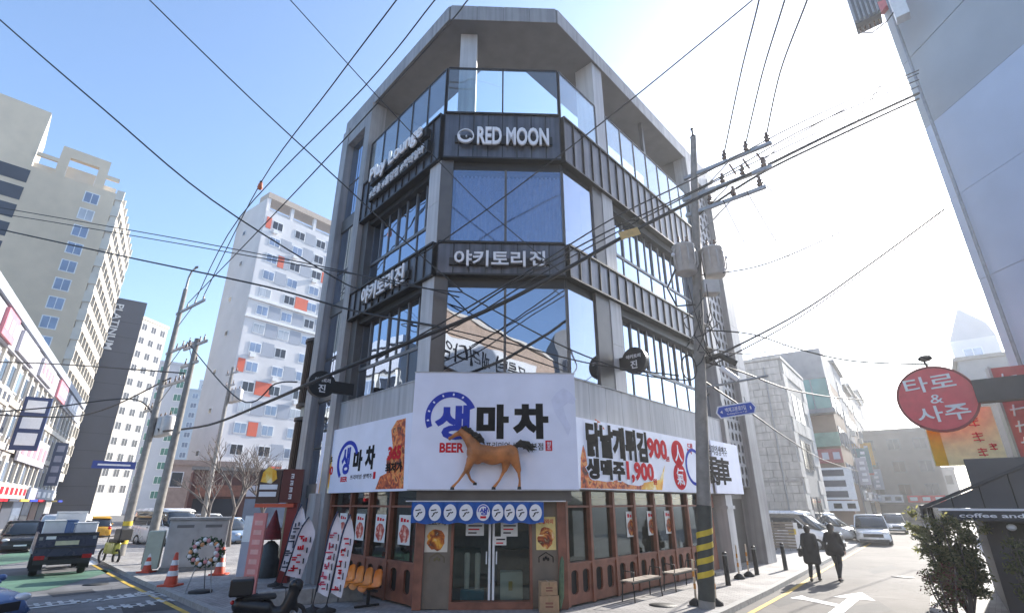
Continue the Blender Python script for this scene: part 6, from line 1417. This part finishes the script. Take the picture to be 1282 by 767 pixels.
# slatted fence with notice board before the van
P = G(972, 688); F = fr((P.x, P.y, 0), az(124)); e = empty('slat_fence', (P.x, P.y, 0), 'brown grey slatted fence in front of the white van', 'fence')
for k in range(9): box('slat', F, -1.05, 1.0, 0, .05, .10 + .145 * k, .215 + .145 * k, mat('fence_slat', (.20, .17, .14), .75, 0, .2, 6), e)
for x in (-1.05, -.05, .95): box('post', F, x, x + .08, .05, .13, 0, 1.45, M_frame, e)
P = G(996, 689); F = fr((P.x, P.y, 0), az(124)); e = empty('notice_board', (P.x, P.y, 0), 'white standing board with yellow notice beside slatted fence', 'sign'); box('board', F, -.28, .28, 0, .05, .1, 1.35, M_white, e); box('notice', F, -.18, .18, -.01, -.001, .78, 1.05, M_ystr, e)
for x in (-.25, .2): box('leg', F, x, x + .05, .02, .3, 0.0, .1, M_galv, e)
# blue-black pick-up truck on the left street
P = G(72, 722, ZR); TFm = fr((P.x, P.y, ZR + .012), az(-42)); tr = empty('pickup_truck', (P.x, P.y, ZR), 'small dark navy cargo truck seen from behind on left street', 'truck')
# local x runs forward from the tailgate
box('tailgate', TFm, -.02, .05, -.86, .86, .66, 1.42, navy_p, tr)
box('gate_rail', TFm, -.045, -.02, -.86, .86, 1.33, 1.40, M_trim, tr); box('gate_rail', TFm, -.045, -.02, -.86, .86, .92, .96, M_trim, tr)
for s in (-1, 1): box('bed_side', TFm, .05, 2.8, s * .83 - .03, s * .83 + .03, .80, 1.40, navy_p, tr)
box('bed_floor', TFm, .0, 2.85, -.8, .8, .70, .78, navy_p, tr); box('chassis', TFm, .1, 4.4, -.4, .4, .38, .7, M_trim, tr); box('head_board', TFm, 2.8, 2.87, -.85, .85, .78, 1.75, navy_p, tr)
box('rear_bumper', TFm, -.08, .06, -.78, .78, .42, .56, M_trim, tr); box('number_plate', TFm, -.045, -.021, -.33, .33, 1.02, 1.16, mat('plate_cream', (.55, .52, .36), .5), tr)
for s in (-1, 1): box('tail_light', TFm, -.06, .02, s * .66 - .14, s * .66 + .14, .57, .70, M_tail, tr); box('mud_flap', TFm, .55, .58, s * .66 - .18, s * .66 + .18, .2, .6, M_rubber, tr); box('tailgate_latch', TFm, -.04, -.02, s * .75 - .05, s * .75 + .05, 1.2, 1.3, M_galv, tr)
box('gate_sticker', TFm, -.03, -.0205, .35, .62, 1.22, 1.32, M_letter, tr)
loft(TFm, [(2.92, .84, .76, .62, 1.95), (3.4, .86, .78, .55, 2.0), (4.2, .86, .76, .5, 1.95), (4.55, .85, .7, .45, 1.4), (4.68, .8, .7, .45, 1.0)]).obj('cab', white_p, tr); box('rear_window', TFm, 2.90, 2.92, -.6, .6, 1.35, 1.8, M_cgl, tr)
for s in (-1, 1): box('side_window', TFm, 3.2, 4.1, s * .83 - .02, s * .83 + .02, 1.25, 1.75, M_cgl, tr)
wheels(TFm, (.95, 3.9), .68, .31, tr)
random.seed(2)
for k, (x, y, w, h_, m_, l) in enumerate(((.5, .42, .7, .5, M_paper, 'white foam crate at the right rear of the truck bed'), (.45, -.42, .72, .42, M_white, 'white foam crate at the left rear of the truck bed'), (1.3, .0, .9, .75, M_paper, 'tall white carton in the middle of the truck bed'), (.45, .0, .32, .5, blue_p, 'blue tub between crates on the truck bed'))):
    e = empty('cargo_crate', TFm @ Vector((x, y, .78)), l, 'crate', 'crates on the truck'); MB(TFm).box(x - .3, x + .3, y - w / 2, y + w / 2, .785, 1.25 + h_ * 1.1).obj('box', m_, e, .03); box('lid', TFm, x - .31, x + .31, y - w / 2 - .01, y + w / 2 + .01, 1.25 + h_ * 1.1, 1.29 + h_ * 1.1, m_, e)
# other left street traffic
P = G(22, 690, ZR); car('dark_car', (P + az(-42) * 1.0).xy, az(138), 4.6, 1.85, 1.5, black_p, 'black saloon at the left edge beyond the green lane', 'car', 'cars along the left street'); P = G(60, 672, ZR); car('dark_car', (P).xy, az(140), 4.5, 1.85, 1.65, navy_p, 'dark car queued behind the black saloon', 'car', 'cars along the left street')
P = G(-40, 795, ZR); car('blue_car', (P + Vector((-1.55, .1, 0))).xy, az(100), 4.3, 1.8, 1.45, blue_p, 'blue car bonnet cut by the lower left corner')
P = at(212, 655, 40); car('white_van', P.xy, az(120), 5.0, 1.95, 2.1, white_p, 'white van parked beyond the street cabinet', 'van', None, True); P = at(285, 657, 40); car('blue_car', P.xy, az(120), 4.5, 1.8, 1.55, carpaint('paint_pale_blue', (.28, .38, .52)), 'pale blue car parked under the bare tree'); P = at(262, 652, 52); car('white_car', P.xy, az(120), 4.5, 1.8, 1.6, white_p, 'white car parked in the far lot left of the apartments')
P = at(120, 655, 52); car('taxi', P.xy, az(-40), 4.6, 1.85, 1.5, carpaint('paint_amber', (.55, .3, .03)), 'amber taxi far down the left street', 'car', 'cars along the left street')
# parked motorbikes by the far pole
for k, (px, py, l) in enumerate(((134, 706, 'dark green motorbike with top box near the striped pole'),)):
    P = G(px, py, ZR); F = fr((P.x, P.y, ZR + .01), az(-60)); e = empty('motorbike', (P.x, P.y, ZR), l, 'motorbike')
    for x in (-.6, .6): MB(F).tube([(x + .26 * math.cos(R(q)), 0, .31 + .26 * math.sin(R(q))) for q in range(0, 361, 24)], .05, 7).obj('wheel', M_tyre, e)
    MB(F).box(-.5, .35, -.14, .14, .4, .85).obj('body', carpaint('paint_lime', (.22, .24, .05)), e, .06); MB(F).box(-.7, .1, -.14, .14, .85, .98).obj('seat', M_rubber, e, .04); MB(F).box(-1.0, -.5, -.25, .25, .95, 1.4).obj('top_box', M_trim, e, .04); MB(F).tube([(.6, 0, .35), (.42, 0, 1.05), (.4, -.3, 1.1)], .025, 6).tube([(.42, 0, 1.05), (.4, .3, 1.1)], .025, 6).obj('fork', M_blackm, e)
# overhead blue road sign far left
P = at(143, 582, 60); F = fr((P.x, P.y, P.z), az(50)); e = empty('road_sign', (P.x, P.y, P.z), 'small blue road sign over the left street', 'sign'); box('panel', F, -1.6, 1.6, 0, .1, -.3, .35, mat('road_sign_blue', (.02, .05, .25), .5), e); box('sign_mark', F, -1.2, 1.2, -.02, -.001, -.05, .1, M_letter, e); MB(F).tube([(1.8, .1, -P.z), (1.8, .1, .6)], .09, 8).obj('post', M_galv, e)

# ------------------------------------------------------------------ pedestrians
M_skin = mat('skin', (.50, .32, .24), .6, 0, .05); M_coat = mat('black_coat', (.02, .021, .026), .85, 0, .25, 6, .2, 30); M_hair = mat('dark_hair', (.02, .015, .012), .55, 0, .2, 20); M_trou = mat('dark_trousers', (.014, .015, .02), .85, 0, .2, 6); M_shoe = mat('dark_shoe', (.02, .018, .018), .5)
def person(pos, heading, h, label, stride, long_coat, bag):
    F = fr((pos[0], pos[1], ZR + .012), heading); k = h / 1.7      # local x = walking direction
    e = empty('person', (pos[0], pos[1], ZR), label, 'person'); V = lambda x, y, z: F @ Vector((x * k, y * k, z * k)); s = stride
    body = []
    c = lambda a, r0, b, r1: body.append(('c', V(*a), r0 * k, V(*b), r1 * k))
    c((0, 0, .92), .135, (.02, 0, 1.15), .13); c((.02, 0, 1.15), .14, (.02, 0, 1.36), .13); c((.02, -.13, 1.38), .075, (.02, .13, 1.38), .075); c((.02, 0, 1.4), .058, (.035, 0, 1.50), .052)
    body.append(('e', V(.045, 0, 1.585), (.098 * k, .098 * k, .122 * k))); body.append(('e', V(.14, 0, 1.57), (.018 * k, .018 * k, .025 * k)))
    for sd in (-1, 1): body.append(('e', V(.04, sd * .085, 1.58), (.02 * k, .015 * k, .032 * k)))
    for sd, st in ((-1, s), (1, -s)):
        kn = (.10 + st * .5, sd * .09, .49); an = (st * .95 - .02 + (-.04 if st < 0 else 0), sd * .09, .09 if st >= 0 else .13)
        c((0, sd * .085, .90), .092, kn, .062); c(kn, .06, an, .042); c(an, .042, (an[0] + .15, sd * .10, .045 if st >= 0 else .05), .036); c((an[0] - .03, sd * .09, .05), .04, (an[0] + .1, sd * .1, .04), .04)
        el = (-st * .35 - .03, sd * .23, 1.13); ha = (-st * .6 + .08, sd * .22, .90)
        c((.02, sd * .17, 1.38), .055, el, .043); c(el, .042, ha, .03)
        c(ha, .032, (ha[0] + .02, ha[1], ha[2] - .09), .03)
        for q in range(4): c((ha[0] - .025 + .02 * q, ha[1], ha[2] - .08), .010, (ha[0] + .0 + .015 * q, ha[1], ha[2] - .155 - .01 * (q in (1, 2))), .008)
        c((ha[0] + .04, ha[1] - sd * .01, ha[2] - .04), .011, (ha[0] + .065, ha[1], ha[2] - .10), .009)
    meshobj('body', blend_mesh(body, .014, M_skin, 3, 'person_body'), e)
    ct = []
    cc = lambda a, r0, b, r1: ct.append(('c', V(*a), r0 * k, V(*b), r1 * k))
    cc((.0, 0, .95), .185, (.01, 0, 1.2), .165); cc((.01, 0, 1.2), .165, (.015, 0, 1.36), .15); cc((.02, -.14, 1.38), .09, (.02, .14, 1.38), .09); cc((.01, 0, 1.42), .085, (.015, 0, 1.47), .075)
    zl = .52 if long_coat else .74
    for q in range(-2, 3): cc((0, q * .06, .95), .14, (-.02 + .05 * q * s, q * .085, zl + .08), .11)
    for sd, st in ((-1, s), (1, -s)):
        el = (-st * .35 - .03, sd * .235, 1.13); ha = (-st * .6 + .07, sd * .225, .92); cc((.02, sd * .17, 1.38), .075, el, .062); cc(el, .062, ha, .05)
    meshobj('coat', blend_mesh(ct, .022, M_coat, 4, 'coat'), e)
    tt = []
    for sd, st in ((-1, s), (1, -s)):
        kn = (.10 + st * .5, sd * .09, .49); an = (st * .95 - .02 + (-.04 if st < 0 else 0), sd * .09, .12 if st >= 0 else .16)
        tt += [('c', V(0, sd * .085, .90), .105 * k, V(*kn), .078 * k), ('c', V(*kn), .076 * k, V(*an), .06 * k)]
    meshobj('trousers', blend_mesh(tt, .018, M_trou, 4, 'trousers'), e)
    sh_ = []
    for sd, st in ((-1, s), (1, -s)):
        ax = st * .95 - .02 + (-.04 if st < 0 else 0); sh_ += [('c', V(ax - .04, sd * .09, .055), .05 * k, V(ax + .15, sd * .1, .042), .044 * k)]
    meshobj('shoes', blend_mesh(sh_, .014, M_shoe, 3, 'shoes'), e)
    hr = [('e', V(.02, 0, 1.62), (.112 * k, .108 * k, .105 * k)), ('e', V(-.02, 0, 1.57), (.09 * k, .1 * k, .12 * k))]
    if bag != 1: hr += [('c', V(-.05, 0, 1.55), .09 * k, V(-.07, 0, 1.42), .08 * k)]
    meshobj('hair', blend_mesh(hr, .016, M_hair, 3, 'hair'), e)
    if bag == 1:
        bg_ = empty('shoulder_bag', V(0, .3, .8), 'black shoulder bag at the left pedestrian\'s side', 'bag'); MB(F).box(-.16 * k, .16 * k, .27 * k, .38 * k, .72 * k, .98 * k).obj('pouch', M_rubber, bg_, .03); MB(F).tube([(-.1 * k, .32 * k, .97 * k), (0, .24 * k, 1.2 * k), (.02 * k, .12 * k, 1.47 * k)], .014, 6).obj('strap', M_rubber, bg_)
P = G(1022, 727, ZR); person(P.xy, az(38), 1.69, 'person in long black coat walking away, left of the pair', .17, True, 1)
P = G(1052, 727, ZR); person((P + Vector((.05, .05, 0))).xy, az(46), 1.74, 'person in short black coat walking away, right of the pair', -.3, False, 0)

# ------------------------------------------------------------------ trees and shrub
def bare_tree(base, h, label, seed, m):
    random.seed(seed); e = empty('bare_tree', base, label, 'tree', 'bare winter trees'); tr_ = MB(); tw = MB()
    def grow(p, d, L, r, lev):
        q = p + d * L; mid = p.lerp(q, .5) + Vector((random.uniform(-1, 1), random.uniform(-1, 1), 0)) * L * .06
        (tr_ if lev < 2 else tw).tube([p, mid, q], [r, r * .85, r * .68], 6 if lev < 2 else 4, False)
        if lev >= 5: return
        for k in range(3 if lev < 4 else 2):
            a = random.uniform(0, 6.28); sp = random.uniform(.35, .75); nd = (d + Vector((math.cos(a), math.sin(a), random.uniform(-.1, .35))) * sp).normalized(); grow(p.lerp(q, random.uniform(.65, 1)), nd, L * random.uniform(.62, .82), r * .62, lev + 1)
    grow(Vector(base), Vector((random.uniform(-.05, .05), random.uniform(-.05, .05), 1)).normalized(), h * .30, h * .018, 0)
    t = tr_.obj('trunk', m, e); tag(tw.obj('crown', m, e), kind='stuff')
M_bark = mat('bark_grey', (.16, .135, .12), .9, 0, .25, 8)
for k, (px, py, r, h_, l) in enumerate(((292, 650, 36, 7.0, 'bare tree left of the red sign post'), (330, 650, 38, 6.4, 'bare tree just behind the red sign boxes'), (262, 650, 44, 6.0, 'small bare tree beside the distant pale pole'))):
    P = at(px, py, r); bare_tree((P.x, P.y, 0), h_, l, 30 + k, M_bark)
def leafy(name, base, h, w, label, nl, ms, seed, stem=6, leaf=.05, cat='shrub'):
    random.seed(seed); e = empty(name, base, label, cat); st_ = MB(); tips = []; b0 = Vector(base)
    for k in range(stem):
        a = random.uniform(0, 6.28); d = Vector((math.cos(a), math.sin(a), 0)); tip = b0 + d * w * random.uniform(.2, .5) + Vector((0, 0, h * random.uniform(.7, 1.0))); mid = b0.lerp(tip, .5) + d * w * .08
        st_.tube([b0 + d * .04, mid, tip], [.022, .016, .006], 5)
        for j in range(9):
            t = random.uniform(.25, 1); p = b0.lerp(tip, t); a2 = random.uniform(0, 6.28); q = p + Vector((math.cos(a2), math.sin(a2), random.uniform(-.1, .5))) * w * random.uniform(.15, .34); st_.tube([p, q], [.007, .003], 4); tips.append((p, q))
    st_.obj('branches', M_bark, e)
    for mi, m in enumerate(ms):
        b = MB()
        for _ in range(nl // len(ms)):
            p, q = random.choice(tips); c = p.lerp(q, random.uniform(.4, 1.15)) + Vector((random.gauss(0, .045), random.gauss(0, .045), random.gauss(0, .05))); u = Vector((random.gauss(0, 1), random.gauss(0, 1), random.gauss(0, .8))).normalized() * leaf * random.uniform(.6, 1.2); v_ = u.cross(Vector((random.gauss(0, 1), random.gauss(0, 1), random.gauss(0, 1)))).normalized() * leaf * .32
            b.add([c - u, c + v_, c + u, c - v_], [(0, 1, 2, 3)])
        tag(b.obj('foliage', m, e), kind='stuff')
ML = [leafmat('leaf_olive', (.13, .14, .065)), leafmat('leaf_dark', (.065, .08, .038)), leafmat('leaf_pale', (.22, .21, .13))]
P = G(1172, 775); leafy('potted_shrub', (9.95, 12.75, .02), 2.12, 1.15, 'dense olive green shrub left of the dark green doors', 9500, ML, 5, 16, .062)
leafy('potted_shrub', (9.1, 12.2, .02), 1.1, .7, 'small reddish green bush at the foot of the large shrub', 1200, [ML[0], mat('leaf_red', (.16, .05, .035), .6, 0, .3, 9)], 6, 6, .045)
leafy('potted_shrub', (10.85, 12.1, .02), 1.7, .7, 'slim dark shrub nearest the dark green doors', 1500, ML[:2], 9, 7, .05)

# ------------------------------------------------------------------ buildings behind the camera, mirrored in the front windows
A = Vector((-11.5, -2.2, 0)); B = Vector((7.5, -27.2, 0)); F = fr(B, A - B); Lr = (A - B).length; e = empty('beige_brick_building', (B + A) / 2, 'beige brick building seen only mirrored in the chamfer windows', 'building')
box('wall', F, 0, Lr, 0, 9, 0, 17.2, mat('beige_brick', (.42, .31, .23), .85, 0, .15, 3), e); box('roof_edge', F, -.1, Lr + .1, -.15, 9, 17.2, 17.5, M_cream_w, e)
bn = box('long_banner', F, 4, 26, -.3, -.1, 12.4, 15.3, M_paper, e); text('lettering', '무릎탑 패러다임 골프장', F, 6, 25, 12.9, 14.8, -.34, .03, M_black, bn, .01)
for x in range(2, int(Lr) - 2, 3):
    for z in (1.0, 4.2, 7.4): win(F, x, z, 1.9, 1.8, e, M_gdark, M_frame)
F = fr((26, -16), (Vector((12, -34, 0)) - Vector((26, -16, 0))) * -1); e = empty('grey_stone_tower', (19, -25), 'grey stone tower seen only mirrored in the right corner glass', 'building')
F = fr((10, -36), Vector((16, 20, 0))); F = fr((12, -34), (16, 14)); F = fr((28, -20), (-16, -14)) if False else fr((11, -34), (1, .0))
F = fr((24, -38), (-1, 0)); box('wall', F, 0, 14, 0, 9, 0, 24, mat('tower_grey', (.22, .22, .22), .85, 0, .12, 1.5), e)
for x in (1.5, 5, 8.5, 12):
    for z in range(2, 22, 4): win(F, x, z, 1.3, 2.2, e, M_gdark, M_frame)

# ------------------------------------------------------------------ the hazy winter air
hz = MB().box(-1000, 1000, -1000, 1000, -1.2, 62.0).obj('haze', None); tag(hz, kind='stuff')
hm_ = bpy.data.materials.new('haze_air'); hm_.use_nodes = True; hn = hm_.node_tree; hn.nodes.clear(); ho = hn.nodes.new('ShaderNodeOutputMaterial'); hv = hn.nodes.new('ShaderNodeVolumePrincipled')
hv.inputs['Color'].default_value = (.92, .95, 1, 1); hv.inputs['Density'].default_value = .0010; hv.inputs['Anisotropy'].default_value = .58
hn.links.new(hv.outputs[0], ho.inputs['Volume']); hz.data.materials.clear(); hz.data.materials.append(hm_)
